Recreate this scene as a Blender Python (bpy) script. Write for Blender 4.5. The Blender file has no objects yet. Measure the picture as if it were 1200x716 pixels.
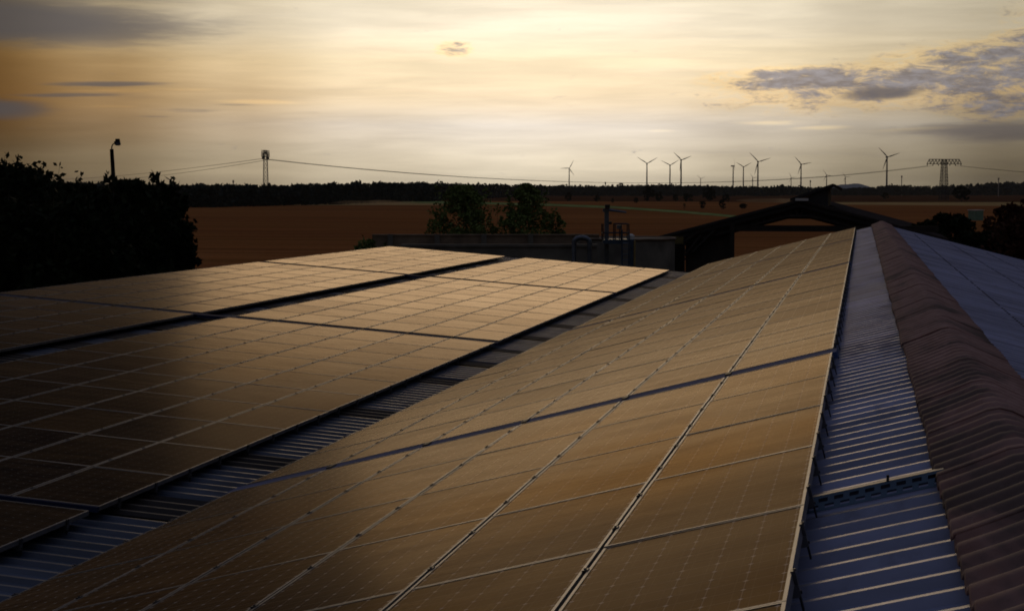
import bpy, bmesh, math, random
from mathutils import Vector, Matrix, noise as mnoise

sc = bpy.context.scene
COL = sc.collection
R = math.radians
rng = random.Random(7)

# ------------------------------------------------------------------ camera
H = 8.0                       # height of the lens above the fields
YAW, PITCH, FPX = R(11.35), R(3.786), 2040.0
cam = bpy.data.cameras.new('camera')
cam.sensor_width = 36.0
cam.lens = FPX / 1200 * 36
cam.clip_start = 0.1
cam.clip_end = 60000
camo = bpy.data.objects.new('camera', cam)
COL.objects.link(camo)
camo.location = (0, 0, H)
camo.rotation_euler = (math.pi / 2 - PITCH, 0, YAW)
sc.camera = camo

sc.view_settings.view_transform = 'Standard'
sc.view_settings.look = 'None'
sc.view_settings.exposure = 0.0
sc.view_settings.gamma = 1.0
sc.view_settings.use_curve_mapping = False
sc.render.engine = 'CYCLES'
sc.cycles.use_denoising = True
sc.cycles.max_bounces = 5
sc.cycles.volume_bounces = 0
sc.cycles.filter_width = 1.8

# ------------------------------------------------------------------ node helper
class NT:
    def __init__(s, tree):
        s.t = tree
        tree.nodes.clear()
    def n(s, typ, **kw):
        nd = s.t.nodes.new(typ)
        for k, v in kw.items():
            setattr(nd, k, v)
        return nd
    def put(s, sock, v):
        if isinstance(v, bpy.types.NodeSocket):
            s.t.links.new(v, sock)
        elif v is not None:
            sock.default_value = v
    def m(s, op, a, b=None, c=None, clamp=False):
        nd = s.n('ShaderNodeMath', operation=op, use_clamp=clamp)
        for i, v in enumerate((a, b, c)):
            if v is not None:
                s.put(nd.inputs[i], v)
        return nd.outputs[0]
    def mul(s, a, b): return s.m('MULTIPLY', a, b)
    def add(s, a, b): return s.m('ADD', a, b)
    def sub(s, a, b): return s.m('SUBTRACT', a, b)
    def vec(s, x, y, z):
        nd = s.n('ShaderNodeCombineXYZ')
        for i, v in enumerate((x, y, z)):
            s.put(nd.inputs[i], v)
        return nd.outputs[0]
    def xyz(s, v):
        nd = s.n('ShaderNodeSeparateXYZ')
        s.put(nd.inputs[0], v)
        return nd.outputs
    def noise(s, v, scale, detail=4, rough=.55, dist=0.0):
        nd = s.n('ShaderNodeTexNoise')
        s.put(nd.inputs['Vector'], v)
        nd.inputs['Scale'].default_value = scale
        nd.inputs['Detail'].default_value = detail
        nd.inputs['Roughness'].default_value = rough
        nd.inputs['Distortion'].default_value = dist
        return nd.outputs[0]
    def rng(s, v, a, b, c=0.0, d=1.0, smooth=True):
        nd = s.n('ShaderNodeMapRange', interpolation_type='SMOOTHSTEP' if smooth else 'LINEAR')
        s.put(nd.inputs[0], v)
        for i, q in enumerate((a, b, c, d)):
            s.put(nd.inputs[i + 1], q)
        return nd.outputs[0]
    def ramp(s, v, stops, interp='LINEAR'):
        nd = s.n('ShaderNodeValToRGB')
        cr = nd.color_ramp
        cr.interpolation = interp
        while len(cr.elements) < len(stops):
            cr.elements.new(0.5)
        for e, (p, c) in zip(cr.elements, stops):
            e.position = p
            e.color = tuple(c) + (1,) if len(c) == 3 else c
        s.put(nd.inputs[0], v)
        return nd.outputs[0]
    def mix(s, f, a, b, mode='MIX'):
        nd = s.n('ShaderNodeMix', data_type='RGBA', blend_type=mode)
        s.put(nd.inputs[0], f)
        for i, v in ((6, a), (7, b)):
            if isinstance(v, tuple) and len(v) == 3:
                v = v + (1,)
            s.put(nd.inputs[i], v)
        return nd.outputs[2]
    def scale(s, c, f):
        nd = s.n('ShaderNodeVectorMath', operation='SCALE')
        s.put(nd.inputs[0], c)
        s.put(nd.inputs['Scale'], f)
        return nd.outputs[0]
    def vmul(s, a, b):
        nd = s.n('ShaderNodeVectorMath', operation='MULTIPLY')
        s.put(nd.inputs[0], a); s.put(nd.inputs[1], b)
        return nd.outputs[0]
    def vadd(s, a, b):
        nd = s.n('ShaderNodeVectorMath', operation='ADD')
        s.put(nd.inputs[0], a); s.put(nd.inputs[1], b)
        return nd.outputs[0]

# ------------------------------------------------------------------ world: sunset sky
w = bpy.data.worlds.new('World')
sc.world = w
w.use_nodes = True
T = NT(w.node_tree)
SUN_EL, SUN_AZ = 8.5, -10.0           # degrees; azimuth measured from +Y to the right
sky = T.n('ShaderNodeTexSky', sky_type='NISHITA')
sky.sun_disc = False
sky.sun_elevation = R(SUN_EL)
sky.sun_rotation = R(SUN_AZ)
sky.air_density = 1.5
sky.dust_density = 3.0
dirv = T.n('ShaderNodeTexCoord').outputs['Generated']
X, Y, Z = T.xyz(dirv)
az = T.mul(T.m('ARCTAN2', X, Y), 180 / math.pi)
a = T.add(az, 11.35)                   # 0 = towards the glow
e = T.mul(T.m('ARCSINE', Z), 180 / math.pi)
# sky colour, dimmed above the frame to keep the foreground dark, by elevation (0..90 degrees)
def er(v): return v / 90.0
colE = T.ramp(T.m('DIVIDE', e, 90.0), [
    (er(0.0), (.86, .75, .55)), (er(1.0), (.88, .78, .60)), (er(2.1), (.83, .76, .66)),
    (er(3.0), (.98, .80, .55)), (er(4.2), (1.02, .86, .59)), (er(5.4), (.99, .89, .70)),
    (er(6.3), (.90, .81, .63)), (er(8.3), (.82, .62, .38)), (er(9.6), (.44, .33, .20)), (er(11.5), (.20, .15, .10)),
    (er(17.0), (.075, .067, .062)), (er(30.0), (.070, .073, .090)), (er(60.0), (.085, .096, .142)), (er(90.0), (.09, .103, .158))])
# sideways fall-off of the glow, with the lens vignette shaped into it
def ar(v): return (v + 60) / 120.0
def curve(stops): return T.ramp(T.m('DIVIDE', T.add(a, 60), 120.0), [(ar(p), (q, q, q)) for p, q in stops], 'EASE')
Fhi = curve([(-60, .05), (-30, .05), (-22, .055), (-17, .12), (-13, .36), (-9, .68), (-5, .95), (0, 1.03), (4, 1.0), (8, .86), (12, .66), (16, .48), (24, .22), (40, .07), (60, .05)])
Flo = curve([(-60, .04), (-30, .04), (-22, .06), (-17, .09), (-13, .24), (-9, .52), (-5, .84), (0, 1.05), (4, 1.0), (8, .62), (12, .36), (16, .14), (24, .06), (40, .04), (60, .04)])
F = T.mix(T.rng(e, .3, 4.5), Flo, Fhi)
Fv = T.xyz(F)[0]
Fv = T.m('POWER', Fv, T.rng(e, 6.0, 9.0, 1.0, 3.0))  # fall-off steepened in the unseen upper sky to darken the left panels
rt = T.m('MAXIMUM', T.rng(a, -7, 4), T.sub(1.0, T.mul(T.mul(T.rng(e, 1.0, 2.2), T.rng(e, 4.0, 5.2, 1, 0)), 1.0)))
rt = T.m('MAXIMUM', T.rng(a, -7, 4), T.mul(rt, .62))
tint = T.vec(Fv, T.m('POWER', Fv, T.rng(rt, 0, 1, 1.24, 1.02, False)), T.m('POWER', Fv, T.rng(rt, 0, 1, 1.62, 1.10, False)))
# higher up, out of view, the added fall-off gives way to even grey
hi = T.rng(e, 12, 30)
tint = T.mix(hi, tint, (1, 1, 1))
base = T.vmul(colE, tint)
# streaky stratus
sv = T.vec(T.mul(a, .10), T.mul(e, 1.1), 0.0)
st = T.noise(sv, 1.3, 6, .55, .3)
st2 = T.noise(T.vec(T.mul(a, .22), T.mul(e, 2.6), 3.0), 1.1, 5, .6, .4)
base = T.scale(base, T.add(T.rng(st, .3, .7, .90, 1.08), T.rng(st2, .3, .7, -.04, .05)))
band = T.rng(T.noise(T.vec(T.mul(a, .07), T.mul(e, 1.5), 8.0), 1.0, 5, .6, .5), .52, .70)
base = T.mix(T.mul(band, .18), base, T.vmul(base, (.62, .66, .82)))
# cloud banks: (azimuth, elevation, half width, half height, tilt, strength)
puff = T.noise(T.vec(T.mul(a, .62), T.mul(e, 2.1), 1.0), 1.35, 9, .70, .35)
puff2 = T.noise(T.vec(T.mul(a, .9), T.mul(e, 3.4), 11.0), 1.6, 7, .66, .3)
def blob(a0, e0, ra, re, tilt=0.0):
    u = T.m('DIVIDE', T.sub(a, a0), ra)
    v = T.m('DIVIDE', T.sub(T.sub(e, e0), T.mul(T.sub(a, a0), tilt)), re)
    d = T.m('SQRT', T.add(T.mul(u, u), T.mul(v, v)))
    return T.rng(d, 0.2, 1.25, 1.0, 0.0)
def mx(*v):
    r = v[0]
    for q in v[1:]:
        r = T.m('MAXIMUM', r, q)
    return r
rough_mask = mx(blob(15.2, 3.85, 7.2, 1.15, .12), T.mul(blob(9.3, 3.55, 3.8, .55, .0), .98), T.mul(blob(17.2, 3.0, 5.0, 1.2), .9), T.mul(blob(12, 3.2, 7, .9, .05), .62), T.mul(blob(18, 4.75, 5.0, .75, .1), .9), T.mul(blob(-1.95, 4.58, .95, .33), .80), T.mul(blob(23, 4.5, 9, 2.5), .95))
cl = T.rng(T.add(T.mul(rough_mask, .50), T.mul(puff, 1.5)), .94, 1.27)
soft_mask = mx(T.mul(blob(11.9, 3.08, 1.75, .30, .03), 1.0), T.mul(blob(15.6, 1.85, 4.6, .5), .8),
               T.mul(blob(-16.6, 5.3, 9.5, 1.05, -.02), 1.0), T.mul(blob(-13.0, 3.36, 2.7, .13, .02), .85),
               T.mul(blob(-16.6, 2.55, 2.4, .45), .95), T.mul(blob(-13.6, 3.0, 3.0, .35), .35), T.mul(blob(-10.5, 2.55, 1.6, .12), .55), T.mul(blob(-14.2, 3.0, 2.6, .10, .02), .75), T.mul(blob(-9.0, 2.75, 1.0, .06), .5), T.mul(blob(-11.5, 2.35, .9, .06), .5),
               T.mul(blob(-5.9, 2.52, 1.6, .08), .35), T.mul(blob(-17, 6.6, 11.5, 1.1), .9),
               T.mul(blob(8.0, 2.2, 6.0, .45), .25))
sfn = T.noise(T.vec(T.mul(a, .35), T.mul(e, 3.2), 5.0), 1.2, 6, .6, .3)
sc2 = T.mul(T.rng(T.add(soft_mask, T.mul(T.sub(sfn, .5), 1.3)), .12, .80), soft_mask)
gr = T.scale(T.vec(.185, .195, .235), T.mul(T.add(.42, T.mul(Fv, .75)), T.rng(puff2, .3, .7, .75, 1.5)))
gr_edge = T.vmul(base, (1.18, 1.03, .78))
edge = T.mul(T.rng(T.add(T.mul(rough_mask, .50), T.mul(puff, 1.5)), .80, 1.02), T.rng(rough_mask, 0.05, .5))
base = T.mix(T.mul(edge, .8), base, gr_edge)
base = T.mix(T.mul(cl, .90), base, gr)
base = T.mix(T.m('MINIMUM', T.mul(sc2, .95), .92), base, T.scale(T.vec(.13, .135, .155), T.add(.32, T.mul(Fv, .9))))
# thin lit streaks
lit = mx(blob(8.6, 2.17, 1.35, .09), blob(10.0, 2.0, 1.0, .09, .03), T.mul(blob(13.2, 1.95, 1.6, .07, .04), .7), T.mul(blob(13.4, 1.67, .8, .06), .7),
         T.mul(blob(4.9, 1.93, .5, .05), .7), T.mul(blob(-8.2, 2.85, 1.7, .09), .7), T.mul(blob(-13.0, 2.66, 1.0, .05), .5), T.mul(blob(-12.4, 3.18, 2.8, .07, .02), .7))
lit = T.mul(lit, T.rng(sfn, .32, .6))
base = T.mix(T.mul(lit, .75), base, T.vmul(base, (1.6, 1.45, 1.15)))
below = T.rng(e, -1.5, -.2)
base = T.scale(base, below)
nis = T.n('ShaderNodeBackground')
T.put(nis.inputs[0], sky.outputs[0]); nis.inputs[1].default_value = 0.0012
bg = T.n('ShaderNodeBackground')
T.put(bg.inputs[0], base); bg.inputs[1].default_value = 1.0
ad = T.n('ShaderNodeAddShader')
T.t.links.new(nis.outputs[0], ad.inputs[0]); T.t.links.new(bg.outputs[0], ad.inputs[1])
out = T.n('ShaderNodeOutputWorld')
T.t.links.new(ad.outputs[0], out.inputs[0])
w.cycles.sampling_method = 'MANUAL'
w.cycles.sample_map_resolution = 2048

sun = bpy.data.lights.new('sun', 'SUN')
sun.energy = 0.16
sun.angle = R(22)
sun.color = (1.0, .72, .42)
suno = bpy.data.objects.new('sun', sun)
COL.objects.link(suno)
suno.rotation_euler = (R(90 - SUN_EL), 0, R(180 - SUN_AZ))

# ------------------------------------------------------------------ placing helpers
CF = Vector((-math.sin(YAW), math.cos(YAW), 0))
CR = Vector((math.cos(YAW), math.sin(YAW), 0))
HOR = 358 - FPX * math.tan(PITCH)
def at(x, y, D):
    """world point on the sight line of photo pixel (x, y) at horizontal forward distance D"""
    q = Vector((x - 600, 0, 0)) / FPX
    fw = CF * math.cos(PITCH) - Vector((0, 0, 1)) * math.sin(PITCH)
    up = CF * math.sin(PITCH) + Vector((0, 0, 1)) * math.cos(PITCH)
    d = fw + CR * ((x - 600) / FPX) + up * ((358 - y) / FPX)
    d = d / d.dot(CF)
    return Vector((0, 0, H)) + d * D
def gnd(x, D):
    p = at(x, 223, D)
    return Vector((p.x, p.y, 0))
def gdist(y):
    return H * FPX / (math.cos(PITCH) ** 2) / (y - HOR) if y > HOR else 1e5

# ------------------------------------------------------------------ mesh helpers
def new_obj(name, me, parent=None, mat=None):
    o = bpy.data.objects.new(name, me)
    COL.objects.link(o)
    if parent is not None:
        o.parent = parent
    if mat is not None and me is not None and not me.materials:
        me.materials.append(mat)
    return o
def tag(o, label=None, cat=None, group=None, kind=None):
    if label: o['label'] = label
    if cat: o['category'] = cat
    if group: o['group'] = group
    if kind: o['kind'] = kind
    return o
def empty(name, loc, rz=0.0):
    o = bpy.data.objects.new(name, None)
    COL.objects.link(o)
    o.location = loc
    o.rotation_euler = (0, 0, rz)
    o.empty_display_size = .2
    return o

class MB:
    def __init__(s):
        s.v = []; s.f = []
    def box(s, x0, x1, y0, y1, z0, z1):
        k = len(s.v)
        s.v += [(x0, y0, z0), (x1, y0, z0), (x1, y1, z0), (x0, y1, z0), (x0, y0, z1), (x1, y0, z1), (x1, y1, z1), (x0, y1, z1)]
        s.f += [(k, k + 3, k + 2, k + 1), (k + 4, k + 5, k + 6, k + 7), (k, k + 1, k + 5, k + 4), (k + 1, k + 2, k + 6, k + 5), (k + 2, k + 3, k + 7, k + 6), (k + 3, k, k + 4, k + 7)]
        return s
    def quad(s, *p):
        k = len(s.v)
        s.v += [tuple(q) for q in p]
        s.f.append(tuple(range(k, k + len(p))))
        return s
    def tube(s, pts, r0, r1=None, seg=6, cap=True):
        pts = [Vector(p) for p in pts]
        if r1 is None: r1 = r0
        k0 = len(s.v); n = len(pts)
        for i, p in enumerate(pts):
            d = (pts[min(i + 1, n - 1)] - pts[max(i - 1, 0)]).normalized()
            u = d.cross(Vector((0, 0, 1)))
            if u.length < 1e-3: u = Vector((1, 0, 0))
            u.normalize(); v = d.cross(u)
            r = r0 + (r1 - r0) * i / max(1, n - 1)
            for j in range(seg):
                t = 2 * math.pi * j / seg
                s.v.append(tuple(p + u * (r * math.cos(t)) + v * (r * math.sin(t))))
        for i in range(n - 1):
            for j in range(seg):
                a_ = k0 + i * seg + j; b_ = k0 + i * seg + (j + 1) % seg
                s.f.append((a_, b_, b_ + seg, a_ + seg))
        if cap:
            s.f.append(tuple(range(k0, k0 + seg)))
            s.f.append(tuple(reversed(range(k0 + (n - 1) * seg, k0 + n * seg))))
        return s
    def bar(s, p, q, r): return s.tube([p, q], r, seg=4)
    def build(s, name, mat, parent=None, smooth=False):
        me = bpy.data.meshes.new(name)
        me.from_pydata(s.v, [], s.f)
        me.update()
        if smooth:
            for p in me.polygons: p.use_smooth = True
        return new_obj(name, me, parent, mat)

def principled(name):
    m_ = bpy.data.materials.new(name)
    m_.use_nodes = True
    t = NT(m_.node_tree)
    b = t.n('ShaderNodeBsdfPrincipled')
    o = t.n('ShaderNodeOutputMaterial')
    t.t.links.new(b.outputs[0], o.inputs[0])
    return m_, t, b
def simple(name, col, rough=.7, metal=0.0, var=.25, scale=3.0, spec=.5):
    m_, t, b = principled(name)
    co = t.n('ShaderNodeTexCoord').outputs['Object']
    nz = t.noise(co, scale, 5, .6)
    c = t.scale(t.vec(*col), t.rng(nz, .25, .75, 1 - var, 1 + var))
    t.put(b.inputs['Base Color'], c)
    b.inputs['Roughness'].default_value = rough
    b.inputs['Metallic'].default_value = metal
    b.inputs['Specular IOR Level'].default_value = spec
    return m_

# ------------------------------------------------------------------ materials
# solar glass: cells under dusty textured glass
def panel_material(name, curve_, amb, dots):
    m_, t, b = principled(name)
    uv = t.n('ShaderNodeTexCoord').outputs['UV']
    u, v, _ = t.xyz(uv)                # u: 0..6 cells across, v: 0..12 along
    fu = t.m('FRACT', u); fv = t.m('FRACT', v)
    du = t.m('ABSOLUTE', t.sub(fu, .5)); dv = t.m('ABSOLUTE', t.sub(fv, .5))
    gap = t.m('MAXIMUM', t.rng(du, .482, .490), t.rng(dv, .482, .490))
    corner = t.rng(t.add(du, dv), .905, .925)
    bus = t.m('MAXIMUM', t.rng(t.m('ABSOLUTE', t.sub(du, .25)), .006, .014, 1, 0), 0.0)
    inside = t.mul(t.mul(t.rng(u, 0.0, .01), t.rng(u, 5.99, 6.0, 1, 0)), t.mul(t.rng(v, 0.0, .01), t.rng(v, 11.99, 12.0, 1, 0)))
    oi = t.n('ShaderNodeObjectInfo').outputs['Random']
    at_ = t.n('ShaderNodeAttribute', attribute_name='pid')
    rnd = t.m('FRACT', t.add(oi, at_.outputs['Fac']))
    cell = t.mix(rnd, (.012, .010, .011), (.022, .015, .011))
    c = t.mix(t.mul(bus, .55), cell, (.12, .11, .10))
    c = t.mix(t.mul(gap, .5 * dots), c, (.45, .40, .34))
    c = t.mix(t.mul(corner, .9 * dots), c, (.60, .55, .47))
    geo = t.n('ShaderNodeTexCoord').outputs['Object']
    pos = t.n('ShaderNodeNewGeometry').outputs['Position']
    # dust film: streaks that run down the slope, thicker along the lower frame
    d1 = t.noise(t.vmul(pos, t.vec(.8, 2.2, .8)), 1.6, 6, .62, .4)
    d2 = t.noise(t.vmul(pos, t.vec(3.0, 14.0, 3.0)), 1.0, 4, .6)
    dust = t.add(t.rng(d1, .3, .75, .04, .20), t.rng(d2, .35, .8, 0.0, .07))
    dust = t.add(dust, t.mul(t.m('POWER', t.m('FRACT', t.mul(rnd, 7.3)), 3.0), .08))
    dust = t.mul(dust, .55 + .45 * dots)
    c = t.mix(dust, c, t.mix(rnd, (.36, .215, .10), (.48, .25, .07)))
    # anti-reflective, dusty glass: weak mirror that only rises close to grazing
    df = t.n('ShaderNodeBsdfDiffuse'); t.put(df.inputs[0], c)
    gl = t.n('ShaderNodeBsdfGlossy')
    lw = t.n('ShaderNodeLayerWeight'); lw.inputs[0].default_value = .5
    lf = t.noise(t.vmul(pos, t.vec(.5, .35, .5)), 1.0, 3, .5)
    amber = t.mul(t.rng(lw.outputs['Facing'], .875, .93, 1.0, .12), t.rng(lf, .35, .65, .45 * amb, 1.0 * amb))
    t.put(gl.inputs[0], t.mix(amber, (1.0, .88, .74) if dots > .5 else (1.0, .87, .75), (1.0, .70, .38)))
    t.put(gl.inputs['Roughness'], t.add(t.add(.17, t.mul(dust, .5)), t.mul(rnd, .05)))
    g_ = lambda q: (q, q, q)
    fr = t.xyz(t.ramp(lw.outputs['Facing'], [(p_, g_(q_)) for p_, q_ in curve_]))[0]
    fr = t.mul(fr, t.add(.80, t.mul(rnd, .11)))
    ms = t.n('ShaderNodeMixShader'); t.put(ms.inputs[0], fr)
    t.t.links.new(df.outputs[0], ms.inputs[1]); t.t.links.new(gl.outputs[0], ms.inputs[2])
    on = [q for q in t.t.nodes if q.type == 'OUTPUT_MATERIAL'][0]
    t.t.links.new(ms.outputs[0], on.inputs[0])
    t.t.nodes.remove(b)
    return m_
M_GLASS = panel_material('solar_glass', [(0, .03), (.70, .035), (.80, .035), (.85, .060), (.875, .10), (.905, .145), (.926, .165), (.95, .125), (.97, .085), (1.0, .06)], 1.0, 1.0)
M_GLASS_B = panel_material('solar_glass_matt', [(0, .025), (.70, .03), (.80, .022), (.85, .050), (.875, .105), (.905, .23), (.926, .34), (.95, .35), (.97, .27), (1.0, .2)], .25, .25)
M_ALU = simple('frame_aluminium', (.27, .265, .27), .45, .7, .15, 6)
M_CLAMP = simple('clamp_steel', (.10, .10, .11), .45, .7, .2, 20)
M_RAIL = simple('rail_aluminium', (.14, .14, .15), .5, .6, .15, 6)
M_CHAN = simple('blue_channel_paint', (.06, .095, .22), .85, 0, .25, 2.0, .08)
M_CHAN2 = simple('navy_channel_paint', (.025, .036, .085), .8, 0, .25, 2.0, .1)
M_BLACK = simple('black_rubber', (.015, .015, .017), .6, 0, .2, 8)

def sheet_material(name, blue, dark=1.0, rough=.38):
    m_, t, b = principled(name)
    pos = t.n('ShaderNodeTexCoord').outputs['Object']
    x, y, z = t.xyz(pos)
    n1 = t.noise(t.vmul(pos, t.vec(.5, 3.0, .5)), 1.4, 6, .6, .3)
    n2 = t.noise(pos, 7.0, 6, .65)
    n3 = t.noise(t.vmul(pos, t.vec(1.2, .35, 1)), 1.0, 4, .6)
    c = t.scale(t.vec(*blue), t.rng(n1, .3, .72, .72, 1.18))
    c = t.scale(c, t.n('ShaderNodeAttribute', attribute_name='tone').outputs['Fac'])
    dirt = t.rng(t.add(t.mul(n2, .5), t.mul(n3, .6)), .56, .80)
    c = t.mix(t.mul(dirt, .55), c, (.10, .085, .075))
    # dust that settles on rib tops
    crest = t.n('ShaderNodeAttribute', attribute_name='crest').outputs['Fac']
    c = t.mix(t.mul(crest, t.rng(n2, .3, .7, .15, .6)), c, (.26, .225, .18))
    t.put(b.inputs['Base Color'], c)
    b.inputs['Metallic'].default_value = .1
    t.put(b.inputs['Roughness'], t.add(rough, t.mul(dirt, .3)))
    return m_
M_SHEET = sheet_material('blue_sheet', (.38, .41, .60))
M_SHEET_R = sheet_material('pale_sheet', (.34, .36, .55))
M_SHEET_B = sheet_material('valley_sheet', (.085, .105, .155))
M_SHEET_D = sheet_material('dark_strip_sheet', (.035, .027, .025), rough=.6)

def cap_material():
    m_, t, b = principled('fibre_cement')
    pos = t.n('ShaderNodeTexCoord').outputs['Object']
    x, y, z = t.xyz(pos)
    n1 = t.noise(pos, 9.0, 7, .65)
    n2 = t.noise(t.vmul(pos, t.vec(.9, .55, 1)), 1.1, 5, .6, .6)
    n3 = t.noise(t.vmul(pos, t.vec(2, 2, 2)), 16.0, 4, .7)
    c = t.mix(t.rng(n1, .3, .7), (.26, .135, .11), (.39, .225, .195))
    moss_vignette = t.rng(t.add(t.add(n2, t.rng(y, 4.0, 12.0, .14, 0.0)), t.mul(t.sub(n1, .5), .3)), .50, .66)  # moss patches, plus corner vignette painted as extra darkness towards the near end
    c = t.mix(t.mul(moss_vignette, .8), c, (.065, .046, .04))
    c = t.mix(t.mul(t.rng(n3, .62, .75), .4), c, (.33, .27, .22))
    t.put(b.inputs['Base Color'], c)
    b.inputs['Roughness'].default_value = .8
    bp = t.n('ShaderNodeBump'); bp.inputs['Strength'].default_value = .35; bp.inputs['Distance'].default_value = .004
    t.put(bp.inputs['Height'], n3); t.put(b.inputs['Normal'], bp.outputs[0])
    return m_
M_CAP = cap_material()
M_WALL = simple('brown_render', (.16, .13, .11), .85, 0, .3, 1.2)
M_CONC = simple('old_concrete', (.26, .19, .13), .9, 0, .4, .8)
M_CONCD = simple('dark_concrete', (.19, .175, .145), .9, 0, .4, .6)
M_WOOD = simple('dark_timber', (.03, .022, .017), .8, 0, .4, 2)
M_ORANGE = simple('orange_timber', (.30, .12, .03), .7, 0, .4, 3)
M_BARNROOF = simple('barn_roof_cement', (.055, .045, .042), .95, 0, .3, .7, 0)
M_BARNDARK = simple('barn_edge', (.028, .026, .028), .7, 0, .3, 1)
M_STEEL = simple('galvanised_steel', (.16, .18, .21), .5, .6, .25, 3)
M_STEELD = simple('dark_steel', (.035, .035, .04), .6, .4, .25, 3)
M_LADD = simple('ladder_blue', (.06, .10, .15), .5, .4, .25, 3)
M_WHITE = simple('white_paint', (.75, .74, .72), .5, 0, .08, 3)
M_TURB = simple('turbine_paint', (.20, .19, .185), .6, 0, .05, .1)
M_TURBF = simple('turbine_paint_hazed', (.34, .31, .27), .6, 0, .05, .1)  # paler copy of the turbine paint: distance haze put into its colour
M_GREENB = simple('green_kiosk_paint', (.16, .30, .22), .6, 0, .12, 1)
M_YEL = simple('yellow_pipe_paint', (.30, .22, .08), .5, 0, .2, 3)
M_BARK = simple('bark', (.06, .045, .033), .9, 0, .4, 6)
M_WIRE = simple('wire', (.10, .09, .08), .6, .3, .05, 1)
def leaf_mat(name, a_, b_):
    m_, t, b = principled(name)
    pos = t.n('ShaderNodeNewGeometry').outputs['Position']
    nz = t.noise(pos, .9, 4, .6)
    rp = t.n('ShaderNodeNewGeometry').outputs['Random Per Island']
    t.put(b.inputs['Base Color'], t.mix(t.add(t.mul(nz, .5), t.mul(rp, .5)), a_, b_))
    b.inputs['Roughness'].default_value = .7
    b.inputs['Specular IOR Level'].default_value = .05
    return m_
M_LEAF = leaf_mat('leaf_dark', (.010, .015, .006), (.022, .031, .012))
M_LEAF2 = leaf_mat('leaf_olive', (.09, .14, .035), (.20, .24, .07))
M_LEAFY = leaf_mat('grass_yellow', (.14, .13, .05), (.26, .20, .08))
M_LEAFR = leaf_mat('leaf_rust', (.05, .02, .012), (.10, .04, .02))
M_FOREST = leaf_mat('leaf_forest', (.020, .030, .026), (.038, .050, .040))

# ------------------------------------------------------------------ ground
def ground_mat():
    m_, t, b = principled('field_soil')
    pos = t.n('ShaderNodeNewGeometry').outputs['Position']
    x, y, z = t.xyz(pos)
    big = t.noise(t.vmul(pos, t.vec(.0012, .0045, 1)), 1.0, 5, .6, .4)
    mid = t.noise(t.vmul(pos, t.vec(.01, .05, 1)), 1.0, 6, .65)
    fine = t.noise(pos, .9, 5, .7)
    c = t.mix(t.rng(big, .35, .65), (.38, .15, .048), (.27, .10, .034))
    c = t.mix(t.rng(mid, .45, .7, 0, .5), c, (.30, .13, .035))
    rows = t.noise(t.vmul(pos, t.vec(.004, .16, 1)), 1.0, 3, .7)
    c = t.scale(c, t.mul(t.rng(fine, .2, .8, .75, 1.2), t.rng(rows, .35, .65, .72, 1.22)))
    pch = t.noise(t.vmul(pos, t.vec(.006, .02, 1)), 1.0, 4, .6, 1.0)
    c = t.mix(t.rng(pch, .55, .72, 0, .6), c, (.12, .052, .022))
    t.put(b.inputs['Base Color'], c)
    b.inputs['Roughness'].default_value = .95
    b.inputs['Specular IOR Level'].default_value = 0
    return m_
M_FIELD = ground_mat()
g = MB()
g.quad((-12500, -2000, 0), (12500, -2000, 0), (12500, 18000, 0), (-12500, 18000, 0))
tag(g.build('ground', M_FIELD), kind='structure')
def patch(name, pts, z, mat):
    m_ = MB(); m_.quad(*[(p.x, p.y, z) for p in pts])
    return tag(m_.build(name, mat), kind='structure')
M_GRASS = simple('verge_grass', (.16, .34, .11), .95, 0, .35, .05, 0)
M_STUB = simple('stubble', (.46, .30, .12), .95, 0, .35,    .02, 0)
M_DARKF = simple('ploughed', (.10, .042, .018), .95, 0, .35,    .02, 0)
M_YARD = simple('yard_dirt', (.02, .017, .012), .95, 0, .5, .2, 0)
# green verge with a farm track, curving across the fields
ctrl = [(470, 236.6), (560, 238.2), (640, 240.2), (720, 243.2), (800, 248.6), (872, 254.8)]
up_, lo_ = [], []
for i, (x_, y_) in enumerate(ctrl):
    up_.append(gnd(x_, gdist(y_ - 1.15))); lo_.append(gnd(x_, gdist(y_ + 1.15)))
patch('grass_verge', up_ + lo_[::-1], .02, M_GRASS)
patch('track', [gnd(x_, gdist(y_ - .1)) for x_, y_ in ctrl] + [gnd(x_, gdist(y_ + .45)) for x_, y_ in ctrl[::-1]], .06, M_STUB)
patch('far_field', [gnd(560, gdist(236)), gnd(1400, gdist(238.5)), gnd(1400, gdist(226)), gnd(560, gdist(226))], .012, M_DARKF)
patch('stubble_field', [gnd(230, gdist(241)), gnd(520, gdist(240.6)), gnd(520, gdist(236)), gnd(230, gdist(236))], .012, M_STUB)
patch('right_field', [gnd(985, gdist(240)), gnd(1500, gdist(244)), gnd(1500, gdist(237.5)), gnd(900, gdist(237))], .016, M_STUB)
patch('yard', [gnd(-300, 20), gnd(1500, 20), gnd(1500, 130), gnd(-300, 130)], .02, M_YARD)

# ------------------------------------------------------------------ buildings under the arrays
TA = math.tan(.2505); TB = math.tan(.0759)
CA, SA = math.cos(.2505), math.sin(.2505)
CB, SB = math.cos(.0759), math.sin(.0759)
AX, AZ = -.205, H - 1.214           # right top edge line of the right array
BX, BZ = -6.294, H - 2.666          # right top edge line of the middle array
XC = .65                            # ridge line of the right-hand roof
ROOF_A0, ROOF_A1 = -7.0, 59.6
def za(x):                          # crest height of the right-hand roof's left slope
    return AZ - .134 + (x - AX) * TA
ZC = za(XC)
def zb(x):
    return BZ - .105 + (BX - x) * TB

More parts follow.
